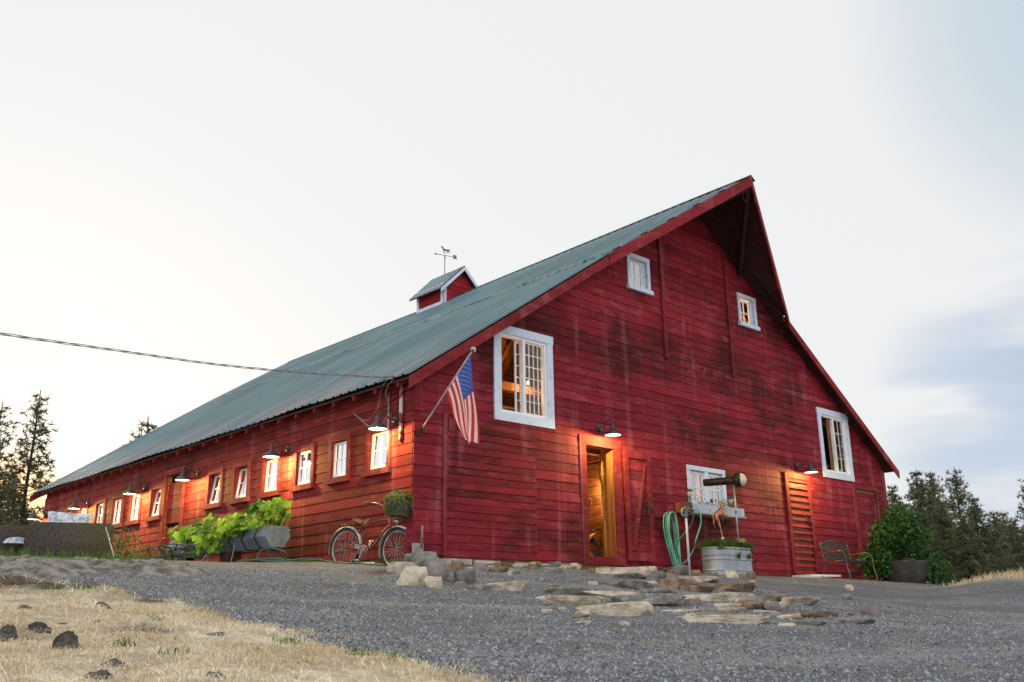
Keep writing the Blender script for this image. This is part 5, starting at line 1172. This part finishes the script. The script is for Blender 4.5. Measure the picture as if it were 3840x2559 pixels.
def pillow(loc, sz, rot, label):
    bm = bmesh.new(); bmesh.ops.create_grid(bm, x_segments=16, y_segments=12, size=1); r2 = bmesh.ops.duplicate(bm, geom=bm.verts[:]+bm.edges[:]+bm.faces[:]); dup_ = {v for v in r2['geom'] if isinstance(v, bmesh.types.BMVert)}
    for v in bm.verts:
        x, y = v.co.x, v.co.y; k = (1-abs(x)**3)*(1-abs(y)**3); pin = 1-.10*(1-abs(y))*abs(x)**2-.12*(1-abs(x))*abs(y)**2
        v.co = Vector((x*sz[0]/2*pin, y*sz[1]/2*pin, (k**.6)*sz[2]/2*(-1 if v in dup_ else 1)))
    bmesh.ops.remove_doubles(bm, verts=bm.verts, dist=.0005)
    me = bpy.data.meshes.new('pillow'); bm.to_mesh(me); bm.free(); me.materials.append(CUSH); me.polygons.foreach_set('use_smooth', [True]*len(me.polygons)); o = bpy.data.objects.new('pillow', me); COL.objects.link(o); o.location = loc; o.rotation_euler = rot; tag(o, label, 'pillow'); return o
pp = at_dist(160*KV, 1199*KV, 18.25); pillow(pp, (.74, .36, .15), (rad(68), rad(2), syaw), 'pale blue grey floral bolster pillow propped on top of the wicker loveseat')
pp = at_dist(36*KV, 1240*KV, 18.6); pillow(pp, (.36, .30, .12), (rad(30), 0, syaw), 'small white cushion between the two wicker seats')
def chair(u, s, yaw, label):
    p = at_dist(u*KV, 1300*KV, s); so = empty('patio_chair', (p.x, p.y, T(p.x, p.y)-.02), yaw, label, 'chair', 'black metal patio chairs beside the trough'); so.scale = (.8, .8, .8)
    mb = MB()
    for y in (-.26, .26): mb.tube(curve([(.22, y, 0), (.24, y, .30), (.16, y, .42), (-.1, y, .44), (-.24, y, .40), (-.26, y, 0)], 6), .016, 7)
    mb.build('arm_frame', METAL_D, so, True)
    mb = MB(); mb.box((0, 0, .27), (.46, .48, .02)); mb.build('seat', METAL_D, so)
    mb = MB(); mb.tube(curve([(-.22, -.24, .27), (-.34, -.24, .44), (-.34, .24, .44), (-.22, .24, .27)], 4), .014, 6); mb.build('backrest', METAL_D, so)
chair(384, 17.6, .5, 'low black tube patio chair nearest the wicker loveseat, left of the trough'); chair(408, 17.2, .7, 'low black tube patio chair touching the far end of the trough')
# bush by the side wall behind the sofa and a leaning stick
bp_ = at_dist(255*KV, 1290*KV, 18.8); bs = empty('bush', (bp_.x, bp_.y, T(bp_.x, bp_.y)-.1), 0, 'light green bush against the side wall beside the wicker loveseat', 'bush')
R = random.Random(9); mb = MB(); leaves(mb, cloud(R, (0, 0, .5), (.55, .4, .45), 500, .2)+cloud(R, LAT*.7+Vector((0, 0, .3)), (.6, .4, .28), 300, .2), .06, R); mb.build('leaves', LEAFI, bs)
mb = MB()
for k in range(9): a = k*.7; mb.tube([(0, 0, 0), (.3*math.cos(a), .3*math.sin(a), .8)], .008, 4)
mb.build('stems', LEAFI, bs)
q0, q1 = at_dist(243*KV, 1212*KV, 16.0), at_dist(275*KV, 1274*KV, 15.6); mb = MB(); mb.tube([q0, q1+Vector((0, 0, -.25))], .010, 7); tag(mb.build('leaning_stick', SPK, None, True), 'thin grey stick leaning against the right end of the wicker loveseat', 'stick')

# ------------------------------------------------------------------ stones
def rock_mesh(R, sub=3, nplanes=14, flat=False, lump=0.):
    bm = bmesh.new(); bmesh.ops.create_icosphere(bm, subdivisions=sub, radius=1); pl_ = []
    for _ in range(nplanes):
        n = Vector((R.gauss(0, 1), R.gauss(0, 1), R.gauss(0, .8))).normalized(); pl_.append((n, R.uniform(.60, .95) if not flat else R.uniform(.62, .95)))
    if not lump: pl_.append((Vector((R.uniform(-.14, .14), R.uniform(-.14, .14), 1)).normalized(), .62 if not flat else .45))
    pl_.append((Vector((0, 0, -1)), .6))
    sd = R.uniform(0, 50)
    for v in bm.verts:
        d = v.co.normalized(); r = 1.15 if not lump else .92
        for n, h in pl_:
            k = d.dot(n)
            if k > .05: r = min(r, h/k)
        p = d*r; q = p*1.6+Vector((sd, 0, 0)); fk = .45 if flat else 1; p *= 1+(.09+lump)*mn.noise(q)+(.08*fk+lump*.8)*mn.noise(q*2.7)+(.05*fk+lump*.3)*mn.noise(q*7); v.co = p
    z0_ = min(v.co.z for v in bm.verts); z1_ = max(v.co.z for v in bm.verts); x1 = max(abs(v.co.x) for v in bm.verts); y1 = max(abs(v.co.y) for v in bm.verts)
    for v in bm.verts: v.co = Vector((v.co.x/x1/2, v.co.y/y1/2, (v.co.z-z0_)/(z1_-z0_)))
    me = bpy.data.meshes.new('stone'); bm.to_mesh(me); bm.free(); return me
RS = random.Random(77)
def stone(x0, x1, v0, v1, m, label, name='stone', group=None, dep=None, flat=True, sink=.045, yaw=None, ground=None):
    """x0..x1, v0 (top) .. v1 (foot) in photo pixels -> a stone of that size standing on the ground there"""
    P = hit((x0+x1)/2, v1)
    if P is None: P = at_dist((x0+x1)/2, v1, ground or 15); P.z = T0(P.x, P.y)
    d = math.hypot(P.x-CAM.x, P.y-CAM.y)*1.02; kk = 1.06 if name == 'boulder' else 1.; wd = (x1-x0)*d/FPX*kk; vis = (v1-v0)*d/FPX*kk
    D_ = (dep or (.75 if flat else .7))*wd; g = .13; H = max(vis-g*D_*.6, .5*vis, .025) if flat else vis*.97
    if flat: D_ = min(D_, max(.25*wd, vis*.75/g))
    me = rock_mesh(RS, 4 if (x1-x0) > 150 or m == 3 else 3, 13 if m != 3 else 8, flat, .06 if m == 3 else 0.); me.materials.append(STONES[m])
    o = bpy.data.objects.new(name, me); COL.objects.link(o)
    c = P+FWD*D_*.42; zc_ = min(T(c.x, c.y), P.z+D_*.42*g)
    o.location = (c.x, c.y, P.z+(zc_-P.z)*.4-sink); me.transform(Matrix.Diagonal((wd*1.03, D_, H+sink+max(0, zc_-P.z)*.3, 1)))
    o.rotation_euler = (RS.uniform(-.04, .04), RS.uniform(-.05, .05), -YAW+(yaw if yaw is not None else RS.uniform(-.15, .15))); tag(o, label, 'stone', group); return o
def crop(k, ox, oy): return lambda a, b_, c, d: (ox+a/k, ox+b_/k, oy+c/k, oy+d/k)
c3 = crop(1.5687, 1900, 2050)
PATH = [((510, 860, 103, 165), 0, 'large smooth tan doorstep slab right below the open door'), ((-148, 135, 202, 262), 0, 'lone pale slab lying left of the stepping stones, with a flat right end'), ((180, 485, 228, 278), 1, 'long dark grey slab at the upper left of the path'),
 ((350, 780, 250, 298), 0, 'long tan slab with a rusty broken front edge in the upper left of the path'), ((160, 300, 283, 310), 0, 'thin pale flake at the far left end of the path'), ((235, 590, 282, 362), 0, 'thick tan wedge slab overhanging on the left side of the path'),
 ((385, 890, 322, 412), 0, 'biggest pale slab at the lower left of the path, with a dark hollow'), ((600, 870, 195, 250), 1, 'dark weathered slab below the doorstep slab'), ((850, 1150, 178, 240), 2, 'rounded brownish slab below the hanging hose'),
 ((790, 1020, 240, 278), 1, 'grey slab with a pale right tip in the middle of the path'), ((1025, 1230, 222, 270), 2, 'brown fronted slab in the middle of the path below the standpipe'), ((1150, 1480, 205, 268), 2, 'large dark brown slab below the stock tank'),
 ((1015, 1260, 165, 208), 0, 'flat pale slab at the foot of the standpipe'), ((650, 1080, 270, 348), 1, 'broad pointed grey slab in the centre of the path'), ((1030, 1350, 272, 322), 0, 'long grey tan slab in the centre right of the path'),
 ((1200, 1530, 262, 322), 0, 'pale yellowish slab with a knobbly right end'), ((1060, 1170, 300, 345), 4, 'small pinkish square stone in the centre of the path'), ((1530, 1640, 283, 325), 2, 'dark brown block right of the yellowish slab'),
 ((1610, 1850, 290, 345), 0, 'pale tan slab at the right side of the path'), ((1505, 1670, 250, 275), 1, 'thin grey slab at the upper right end of the path'), ((1210, 1390, 328, 362), 0, 'low tan slab left of the orange brown boulder'),
 ((1380, 1530, 320, 375), 2, 'orange brown boulder among the path slabs'), ((1520, 1675, 325, 362), 0, 'tan stone right of the orange brown boulder'), ((1170, 1420, 352, 388), 0, 'flat tan slab just above the front slab'),
 ((910, 1150, 362, 390), 0, 'thin flat tan slab left of the front slab'), ((1450, 1620, 372, 392), 0, 'thin pale flake right of the front slab'), ((1660, 1970, 370, 416), 2, 'long brown grey slab at the lower right of the path'),
 ((985, 1550, 388, 450), 0, 'very long pale front slab nearest the camera'), ((1600, 1745, 395, 425), 0, 'small pale slab under the long brown grey slab'), ((1690, 1890, 424, 460), 1, 'peaked grey slab at the lower right front of the path'),
 ((1920, 2180, 418, 460), 1, 'long grey slab at the far lower right end of the path'), ((1600, 1720, 454, 468), 0, 'thin sliver at the front right of the path'), ((620, 830, 148, 192), 3, 'dark lichened rock under the doorstep slab'),
 ((845, 940, 140, 185), 1, 'dark grey rock right of the doorstep slab'), ((460, 600, 200, 225), 1, 'thin dark slab left of the dark weathered slab')]
for q, m, lb in PATH: stone(*c3(*q), m, lb, 'paving_stone', 'flat stepping stones in front of the door', flat=True)
cb = crop(2.941, 1400, 2000)
for q, m, lb, ff in [((340, 705, 225, 410), 1, 'big dark overhanging boulder at the near corner of the barn', False), ((150, 470, 310, 440), 0, 'pale tan boulder touching the front wheel of the bicycle', True), ((240, 560, 385, 585), 0, 'blocky tan boulder at the lower left of the corner heap', False),
  ((560, 760, 490, 615), 0, 'small yellowish boulder in front of the corner heap', False), ((540, 830, 305, 525), 4, 'large purple grey boulder leaning in the middle of the corner heap', False), ((830, 1010, 310, 430), 2, 'brown mottled boulder right of the purple grey one', False),
  ((890, 1145, 400, 540), 1, 'flat grey stone at the right of the corner heap', True), ((890, 1030, 530, 590), 4, 'low pale grey stone half sunk in the gravel near the corner heap', True), ((1060, 1320, 560, 630), 1, 'thin grey shard left of the lone pale slab', True),
  ((545, 610, 200, 245), 1, 'small round stone on top of the corner heap by the spade', False), ((1280, 1490, 370, 435), 2, 'rusty brown stone at the foot of the narrow board door panel', True), ((1475, 1535, 413, 465), 0, 'tiny tan pebble stone beside the rusty brown stone', False),
  ((1490, 1620, 398, 450), 1, 'dark brown grey stone right of the tiny tan one', True), ((1710, 1825, 343, 405), 2, 'pointed brown stone under the wall left of the open door', False), ((2150, 2255, 330, 402), 0, 'angular tan stone left of the doorstep slab', False),
  ((2225, 2320, 325, 390), 1, 'pale grey stone touching the doorstep slab', False), ((1890, 2080, 370, 440), 1, 'low grey stone in the gravel left of the doorstep slab', True), ((1090, 1260, 340, 410), 4, 'pinkish grey stone on the hose at the wall foot', False)]:
    stone(*cb(*q), m, lb, 'boulder', 'boulders along the foot of the barn', flat=ff)
ct5 = crop(2.4125, 2100, 1550)
for q, m, lb, ff in [((1035, 1165, 1380, 1465), 1, 'rounded grey boulder left of the standpipe', False), ((940, 1030, 1400, 1445), 0, 'small tan boulder below the hanging hose', False), ((1195, 1285, 1420, 1470), 2, 'small brown boulder between the standpipe and the tank', False), ((785, 885, 1385, 1435), 1, 'flat topped stone right of the doorstep slab', True),
  ((1345, 1440, 1433, 1475), 1, 'low grey stone under the left front of the tank', True), ((1500, 1625, 1430, 1495), 0, 'pinkish tan boulder under the middle of the tank', False), ((1625, 1692, 1455, 1492), 1, 'small grey stone under the right of the tank', False), ((1685, 1780, 1440, 1497), 2, 'brown boulder at the right corner of the tank', False), ((230, 330, 1402, 1446), 2, 'dark brown stone under the left end of the doorstep slab', True)]:
    stone(*ct5(*q), m, lb, 'boulder', 'boulders along the foot of the barn', flat=ff)
cf = crop(1.2384, 0, 2100)
for q, m, lb, ff in [((80, 210, 303, 372), 3, 'rounded dark grey stone in the dry grass, second from the left edge', False), ((230, 350, 350, 452), 3, 'tall pitted dark stone in the dry grass', False), ((-40, 52, 318, 402), 3, 'dark stone cut by the left edge of the photo', False), ((415, 575, 475, 540), 3, 'broad grey stone near the bottom edge in the dry grass', False),
  ((370, 500, 525, 580), 3, 'dark stone cut by the bottom edge below the broad grey stone', False), ((75, 195, 515, 550), 1, 'flush grey stone at the lower left corner', True), ((940, 1030, 530, 590), 1, 'grey stone cut by the bottom edge in the middle of the grass', False), ((925, 1030, 335, 378), 1, 'pale flush rock in the middle of the dry grass', True),
  ((612, 705, 466, 492), 1, 'small flat grey rock above the bottom edge', True), ((1165, 1230, 545, 572), 3, 'small black stone at the bottom edge right of the middle', True), ((255, 312, 296, 326), 3, 'small dark clod in the grass above the pitted stone', True), ((1370, 1425, 470, 502), 1, 'small grey rock in the thin grass near the drive', True), ((555, 602, 508, 548), 0, 'small white stone beside the broad grey stone', False),
  ((412, 482, 280, 312), 3, 'small brown black clod in the upper dry grass', True), ((60, 135, 212, 250), 3, 'dark earth clod at the upper left of the grass bank', True), ((352, 420, 205, 232), 3, 'dark clod near the crest of the grass bank', True), ((425, 500, 196, 236), 3, 'dark earth lump beside the tuft on the grass bank crest', True)]:
    stone(*cf(*q), m, lb, 'stone', 'stones in the dry grass', flat=ff, sink=.05)
RQ = random.Random(99); small = [rock_mesh(RQ, 2, 10, k % 2 == 0) for k in range(8)]
def rubble(n, fn, label, group, lo, hi):
    for k in range(n):
        x, y = fn(); me = small[k % 8].copy(); me.materials.append(STONES[RQ.choice((0, 0, 1, 2, 4))]); w_ = RQ.uniform(lo, hi); me.transform(Matrix.Diagonal((w_, w_*RQ.uniform(.5, .9), w_*RQ.uniform(.25, .6), 1)))
        o = bpy.data.objects.new('small_stone', me); COL.objects.link(o); o.location = (x, y, T(x, y)-.015); o.rotation_euler.z = RQ.uniform(0, 6.28); tag(o, label, 'stone', group)
def inpath():
    while True:
        p = hit_dir(ray(RQ.uniform(2030, 3260), RQ.uniform(2165, 2345)))
        if p and p.y < -.5: return p.x, p.y
rubble(46, inpath, 'small loose angular stone lying between the big stepping stones', 'small loose stones on the path', .06, .22)
rubble(34, lambda: (RQ.uniform(.2, 6.6), RQ.uniform(-.75, -.15)), 'small broken stone in the rubble strip along the gable wall foot', 'small rubble along the gable wall', .07, .24)
rubble(16, lambda: (RQ.uniform(-.5, 1.0), RQ.uniform(-1.3, -.4)), 'small broken stone around the boulder heap at the barn corner', 'small rubble at the barn corner', .07, .2)
# bedrock outcrops on the crest at the left
BED = mat('lichen_bedrock', (.29, .27, .235), (.11, .10, .08), 7, .9, bump=1., bscale=10); STONES.append(BED)
def outcrop(x0, x1, v0, v1, s, dep, label):
    c = at_dist((x0+x1)/2*KV, v1*KV, s); wd = (x1-x0)*KV*s/FPX; H = (v1-v0)*KV*s/FPX
    bm = bmesh.new(); bmesh.ops.create_grid(bm, x_segments=70, y_segments=36, size=1); sd = RS.uniform(0, 40)
    for v in bm.verts:
        x, y = v.co.x, v.co.y; e = max(0, 1-abs(x)**2.6)*max(0, 1-abs(y)**2.4); n = mn.noise((x*2.2+sd, y*1.5, 0))*.45+mn.noise((x*6+sd, y*3, 2))*.2; r = mn.noise((x*3+sd, y*9+x*4, 5)); led = round((n+.5)*5)/5-.5
        h = .6*H*(e**.5)*(1+.9*(.5*n+.6*led))-.05+.05*r*e+.012*mn.noise((x*16, y*12, sd)); px = c+LAT*(x*wd/2)+FWD*(y*dep/2); v.co = Vector((px.x, px.y, T0(px.x, px.y)+h if e > 0 else T0(px.x, px.y)-.1))
    me = bpy.data.meshes.new('rock_outcrop'); bm.to_mesh(me); bm.free(); me.materials.append(BED); me.polygons.foreach_set('use_smooth', [False]*len(me.polygons)); o = bpy.data.objects.new('rock_outcrop', me); COL.objects.link(o); tag(o, label, 'rock outcrop', 'bedrock outcrops on the crest')
outcrop(-60, 185, 1254, 1300, 11.0, 1.3, 'dark mossy bedrock outcrop at the left edge in front of the wicker seats')
outcrop(130, 330, 1262, 1292, 12.2, 1.2, 'low tan bedrock hump below the right end of the wicker loveseat')
outcrop(225, 470, 1266, 1303, 11.8, 1.3, 'cracked tan bedrock outcrop in front of the patio chairs')

# ------------------------------------------------------------------ trees
def pine_meshes(name, R, h, r, dens=1., low=.12, tuft=.34, openness=.0, mat_=PINE, droop=.25):
    """ponderosa-like pine: tapered trunk, whorls of limbs, needle tufts towards the limb ends"""
    tk_ = MB(); lean = R.uniform(-.02, .02)
    tp = [(lean*h*(k/10)**2+R.uniform(-.03, .03), R.uniform(-.03, .03), h*k/10) for k in range(11)]; tk_.tube(tp, [h*.016*(1-.93*k/10)+.01 for k in range(11)], 7)
    cr = MB(); z = h*low; limbs = []
    while z < h*.97:
        f = (z/h-low)/(1-low); prof = (1-f)**.8*(.55+.45*min(1, f*5+.35)); n = R.choice((3, 4, 5))
        a0 = R.uniform(0, 6.28)
        for k in range(n):
            if R.random() < openness: continue
            a = a0+k*6.28/n+R.uniform(-.4, .4); L_ = r*prof*R.uniform(.6, 1.25)+.15; up = R.uniform(-.15, .25)+f*.5
            d = Vector((math.cos(a), math.sin(a), 0)); p0 = Vector((lean*h*(z/h)**2, 0, z)); p1 = p0+d*L_*.5+Vector((0, 0, L_*up*.5-droop*L_*.1)); p2 = p0+d*L_+Vector((0, 0, L_*up*.8))
            tk_.tube([p0, p1, p2], [.012*h*(1-f)*.35+.012, .02, .008], 4, cap=False); limbs.append((p0, p1, p2, L_, d))
        z += h*R.uniform(.022, .036)
    V, F, Tn = cr.v, cr.f, cr.t
    for p0, p1, p2, L_, d in limbs:
        nt_ = max(2, int(L_*6.5*dens))
        for k in range(nt_):
            q = R.uniform(.28, 1.05); base = (p0.lerp(p1, q*2) if q < .5 else p1.lerp(p2, q*2-1)) + Vector((R.gauss(0, 1), R.gauss(0, 1), R.gauss(0, .55)))*(.12+.10*L_)*min(1, q+.3)
            t = R.random(); s = tuft*R.uniform(.6, 1.15)
            for j in range(8):
                dd = Vector((R.gauss(0, 1), R.gauss(0, 1), R.gauss(.35, .8))).normalized(); sd = dd.cross(Vector((R.gauss(0, 1), R.gauss(0, 1), R.gauss(0, 1)))).normalized()*s*.11
                i = len(V); V += [tuple(base-sd), tuple(base+sd), tuple(base+dd*s)]; F.append((i, i+1, i+2)); Tn.append(t); cr.m.append(0)
    def me(mb, nm, m):
        o = mb.build(nm, m); d_ = o.data; bpy.data.objects.remove(o); return d_
    return me(tk_, 'trunk', BARK), me(cr, 'crown', mat_)
RT = random.Random(21)
PT = [pine_meshes('a', RT, 12, 2.7, 1.5, .08, tuft=.40), pine_meshes('b', RT, 12, 2.5, 1.6, .04, tuft=.42), pine_meshes('c', RT, 12, 2.9, 1.25, .12, openness=.1, tuft=.38), pine_meshes('d', RT, 12, 2.3, 1.15, .08, tuft=.34, openness=.15, mat_=PINE2)]
def pine(u, vtop, s, proto, label, group, wid=1., rz=None, vbase=None):
    """top of the tree at overview pixel (u, vtop), standing s metres away"""
    p = at_dist(u*KV, vtop*KV, s); zg = T0(p.x, p.y)-.1; h = p.z-zg
    r = empty('pine_tree', (p.x, p.y, zg), RT.uniform(0, 6.28) if rz is None else rz, label, 'tree', group); k = h/12; r.scale = (k*wid, k*wid, k)
    for nm, me in zip(('trunk', 'crown'), PT[proto]): o = bpy.data.objects.new(nm, me); COL.objects.link(o); o.parent = r
    return r
gr = 'pines beyond the barn on the right'
for u, v, s, k, wd, lb in [(2048, 1112, 44, 1, 1.0, 'pine rising directly behind the right barn corner'), (2100, 1078, 52, 0, .95, 'slim topped pine left of the two tallest in the right group'), (2137, 1082, 56, 1, .95, 'pointed pine in the middle of the right group'), (2188, 1074, 50, 2, .9, 'tallest open topped pine of the right group'),
   (2232, 1140, 46, 0, 1.1, 'shorter broad pine on the right flank of the main group'), (2075, 1150, 48, 3, 1.1, 'thin grey green pine behind the shrub'), (2160, 1150, 44, 1, 1.25, 'low dense pine filling the centre of the right group'), (2115, 1165, 42, 0, 1.2, 'low broad pine above the potted shrub'), (2210, 1185, 42, 1, 1.3, 'low dense pine left of the gap in the trees'),
   (2262, 1205, 60, 0, 1.1, 'small distant pine in the dip right of the main group'), (2283, 1172, 58, 1, 1.0, 'left pine of the small far right clump'), (2305, 1172, 62, 0, 1.0, 'middle pine of the small far right clump'), (2328, 1190, 55, 1, 1.2, 'right pine of the small far right clump'), (2358, 1095, 45, 2, .9, 'pine cut by the right edge above the dry mound'), (2400, 1130, 50, 0, 1.2, 'pine mostly beyond the right edge')]:
    pine(u, v, s, k, lb, gr, wd)
gl = 'pines at the left edge'
for u, v, s, k, wd, lb in [(88, 897, 44, 3, .92, 'tall open pine standing against the sunset at the left'), (0, 922, 42, 3, 1.1, 'tall pine cut by the left edge'), (-30, 1010, 38, 2, 1.1, 'broad pine mostly outside the left edge'), (30, 1085, 48, 0, 1.1, 'low pine between the two tall left ones'), (62, 1165, 60, 1, 1.3, 'small far pine behind the tall left one'), (-60, 1080, 44, 0, 1.3, 'low pine outside the left edge'), (10, 1175, 56, 1, 1.6, 'low broad far pine under the sunset'), (105, 1205, 60, 1, 1.4, 'small far pine beside the barn end')]:
    pine(u, v, s, k, lb, gl, wd)
pine(352, 958, 66, 3, 'lone pine top showing above the roof slope', None, 1.25); pine(322, 988, 70, 2, 'second smaller pine top beside the lone one above the roof', None, .8)
pine(2418, 690, 30, 0, 'very tall pine outside the right edge with branch tips in view', None, .62)

# ------------------------------------------------------------------ dry grass, gravel, litter
def scatter_straw():
    R = random.Random(31); mb = MB(); V, F, Tn, MM = mb.v, mb.f, mb.t, mb.m
    def blade(x, y, h, lean, wd, m=0):
        z = T(x, y); a = R.uniform(0, 6.28); dx, dy = math.cos(a), math.sin(a); sx_, sy_ = -dy*wd, dx*wd; i = len(V)
        l1, l2 = h*lean*.4, h*lean; h1, h2 = h*(1-lean*.3)*.55, h*(1-lean*.75)
        V.extend([(x-sx_, y-sy_, z-.005), (x+sx_, y+sy_, z-.005), (x+dx*l1+sx_*.7, y+dy*l1+sy_*.7, z+h1), (x+dx*l1-sx_*.7, y+dy*l1-sy_*.7, z+h1), (x+dx*l2, y+dy*l2, z+h2)])
        t = R.random(); F.append((i, i+1, i+2, i+3)); F.append((i+3, i+2, i+4)); Tn.extend((t, t)); MM.extend((m, m))
    n = 0
    while n < 62000:
        y = R.uniform(-9.2, .3); x = R.uniform(-9.5, -5.2)
        if grassmask(x, y) < .35+.5*R.random(): continue
        d = math.hypot(x-CAM.x, y-CAM.y)
        if d < 1.6: continue
        cl = mn.noise((x*1.7, y*1.7, 11)); c2_ = mn.noise((x*5, y*5, 3))
        if cl < -.2 and R.random() < .85: continue
        if soilmask(x, y) > R.random()*.6: continue
        tall = c2_ > .25
        blade(x, y, R.uniform(.025, .065)*(1.3 if tall else 1), R.uniform(.95, 1.3) if not tall else R.uniform(.5, 1.1), R.uniform(.0014, .0030)); n += 1
    for k in range(2600):                      # long loose straws lying flat
        y = R.uniform(-9, -.5); x = R.uniform(-9.5, -5.3)
        if grassmask(x, y) < .5: continue
        z = T(x, y)+R.uniform(.01, .04); a = R.uniform(0, 3.14); L_ = R.uniform(.06, .16); dx, dy = math.cos(a)*L_, math.sin(a)*L_; wx, wy = -math.sin(a)*.0022, math.cos(a)*.0022; i = len(V); z2 = T(x+dx, y+dy)+R.uniform(.01, .05)
        V.extend([(x-wx, y-wy, z), (x+wx, y+wy, z), (x+dx+wx, y+dy+wy, z2), (x+dx-wx, y+dy-wy, z2)]); F.append((i, i+1, i+2, i+3)); Tn.append(R.uniform(.6, 1)); MM.append(0)
    for k in range(5200):
        x = R.gauss(9.6, 2.4); y = R.gauss(-5.4, .9)
        if grassmask(x, y) > .3: blade(x, y, R.uniform(.08, .22), R.uniform(.3, 1), .005)
    # ragged tufts along the drive's edge
    for k in range(46):
        y = R.uniform(-8.2, -2.0); e = float(np.interp(y, [-14, -7.8, -6.4, -4.6, -3.4, -2.6, -2.0], [-5.0, -5.42, -5.5, -5.5, -5.66, -6.0, -6.5])); x = e+R.gauss(.0, .16)
        for j in range(R.randint(12, 50)): blade(x+R.gauss(0, .06), y+R.gauss(0, .06), R.uniform(.03, .08), R.uniform(.6, 1.3), .0022)
    o = mb.build('dry_grass', STRAW); tag(o, 'short flattened straw coloured grass beside the drive', 'dry grass', kind='stuff')
    mb = MB(); V, F, Tn, MM = mb.v, mb.f, mb.t, mb.m
    for c, n_ in (((312, 2235), 60), ((470, 2452), 35), ((570, 2355), 30), ((650, 2480), 20), ((1085, 2430), 40), ((180, 2230), 30), ((1340, 2480), 40), ((1420, 2470), 35), ((1500, 2500), 40)):
        P = hit(*c)
        for j in range(n_): blade(P.x+R.gauss(0, .045), P.y+R.gauss(0, .045), R.uniform(.03, .08), R.uniform(.2, 1), .004)
    for k in range(700):
        x, y = R.uniform(-5.6, -3.4), R.uniform(.3, 2.2); blade(x, y, R.uniform(.05, .22), R.uniform(.1, .6), .003)
    o = mb.build('green_weeds', GRASSG); tag(o, 'scattered green weeds in the dry grass and by the outcrops', 'weeds', kind='stuff')
scatter_straw()
def scatter_gravel():
    R = random.Random(41); mb = MB(); V, F, Tn, MM = mb.v, mb.f, mb.t, mb.m; n = 0
    while n < 30000:
        u, v = R.uniform(-60, 2420), R.uniform(1330, 1600)
        s = 4.6+((1600-v)/270)**1.6*9.5
        d = rayV(u, v); hh = math.hypot(d.x, d.y); x, y = CAM.x+d.x/hh*s*R.uniform(.9, 1.1), CAM.y+d.y/hh*s*R.uniform(.9, 1.1)
        if grassmask(x, y) > .5*R.random()+.15 or y > -.15: continue
        z = T(x, y); r = R.uniform(.006, .015)*(1+.6*(R.random() < .1)); a = R.uniform(0, 6.28); i = len(V); t = R.random()
        for k in range(4): q = a+k*1.571+R.uniform(-.4, .4); rr = r*R.uniform(.7, 1.2); V.append((x+rr*math.cos(q), y+rr*math.sin(q), z-.002))
        V.append((x+R.uniform(-.4, .4)*r, y+R.uniform(-.4, .4)*r, z+r*R.uniform(.5, 1.1)))
        for k in range(4): F.append((i+k, i+(k+1) % 4, i+4)); Tn.append(t); MM.append(0)
        n += 1
    m, nt, b = newmat('gravel_chips'); t = ntools(nt); c = t.mix(t.attr(), (.05, .055, .07), (.42, .42, .43)); t.L.new(c, b.inputs['Base Color']); b.inputs['Roughness'].default_value = .9
    o = mb.build('gravel', m); tag(o, 'loose blue grey gravel chips on the drive', 'gravel', kind='stuff')
scatter_gravel()

# drum fan just inside the open door
fp = on_plane(1387*KV, 1262*KV, 1, 1.0); FZ = .09
fn = empty('drum_fan', (fp.x-.14, 1.0, FZ), rad(-28), 'yellow drum fan on the floor just inside the open door', 'fan')
YEL = mat('yellow_fan_paint', (.75, .42, .03), (.6, .3, .03), 6, .4)
mb = MB(); mb.lathe([(.25, -.12), (.262, -.13), (.27, -.12), (.27, .12), (.262, .13), (.25, .12), (.25, -.12)], (0, 0, .32), 28, (0, -1, 0)); mb.build('drum', YEL, fn, True)
mb = MB()
for r in (.06, .12, .18, .24): mb.tube(circ(r, -.13, 26, 0, .32), .005, 5, closed=True)
for k in range(8): a = k*math.pi/4; mb.tube([(.02*math.cos(a), -.13, .32+.02*math.sin(a)), (.25*math.cos(a), -.13, .32+.25*math.sin(a))], .004, 4)
mb.build('grille', METAL_D, fn)
mb = MB()
for k in range(3):
    a = k*2.094; mb.face([(0, 0, .32), (.22*math.cos(a), .03, .32+.22*math.sin(a)), (.22*math.cos(a+.7), -.03, .32+.22*math.sin(a+.7))])
mb.build('blades', METAL_D, fn)
mb = MB(); mb.tube(curve([(-.3, 0, .32), (-.3, 0, .05), (-.28, -.15, .0)], 4), .014, 7); mb.tube(curve([(.3, 0, .32), (.3, 0, .05), (.28, -.15, .0)], 4), .014, 7); mb.tube([(-.3, 0, .03), (.3, 0, .03)], .014, 7); mb.tube(curve([(-.08, 0, .58), (-.08, 0, .64), (.08, 0, .64), (.08, 0, .58)], 4), .012, 7); mb.build('stand', METAL_D, fn, True)
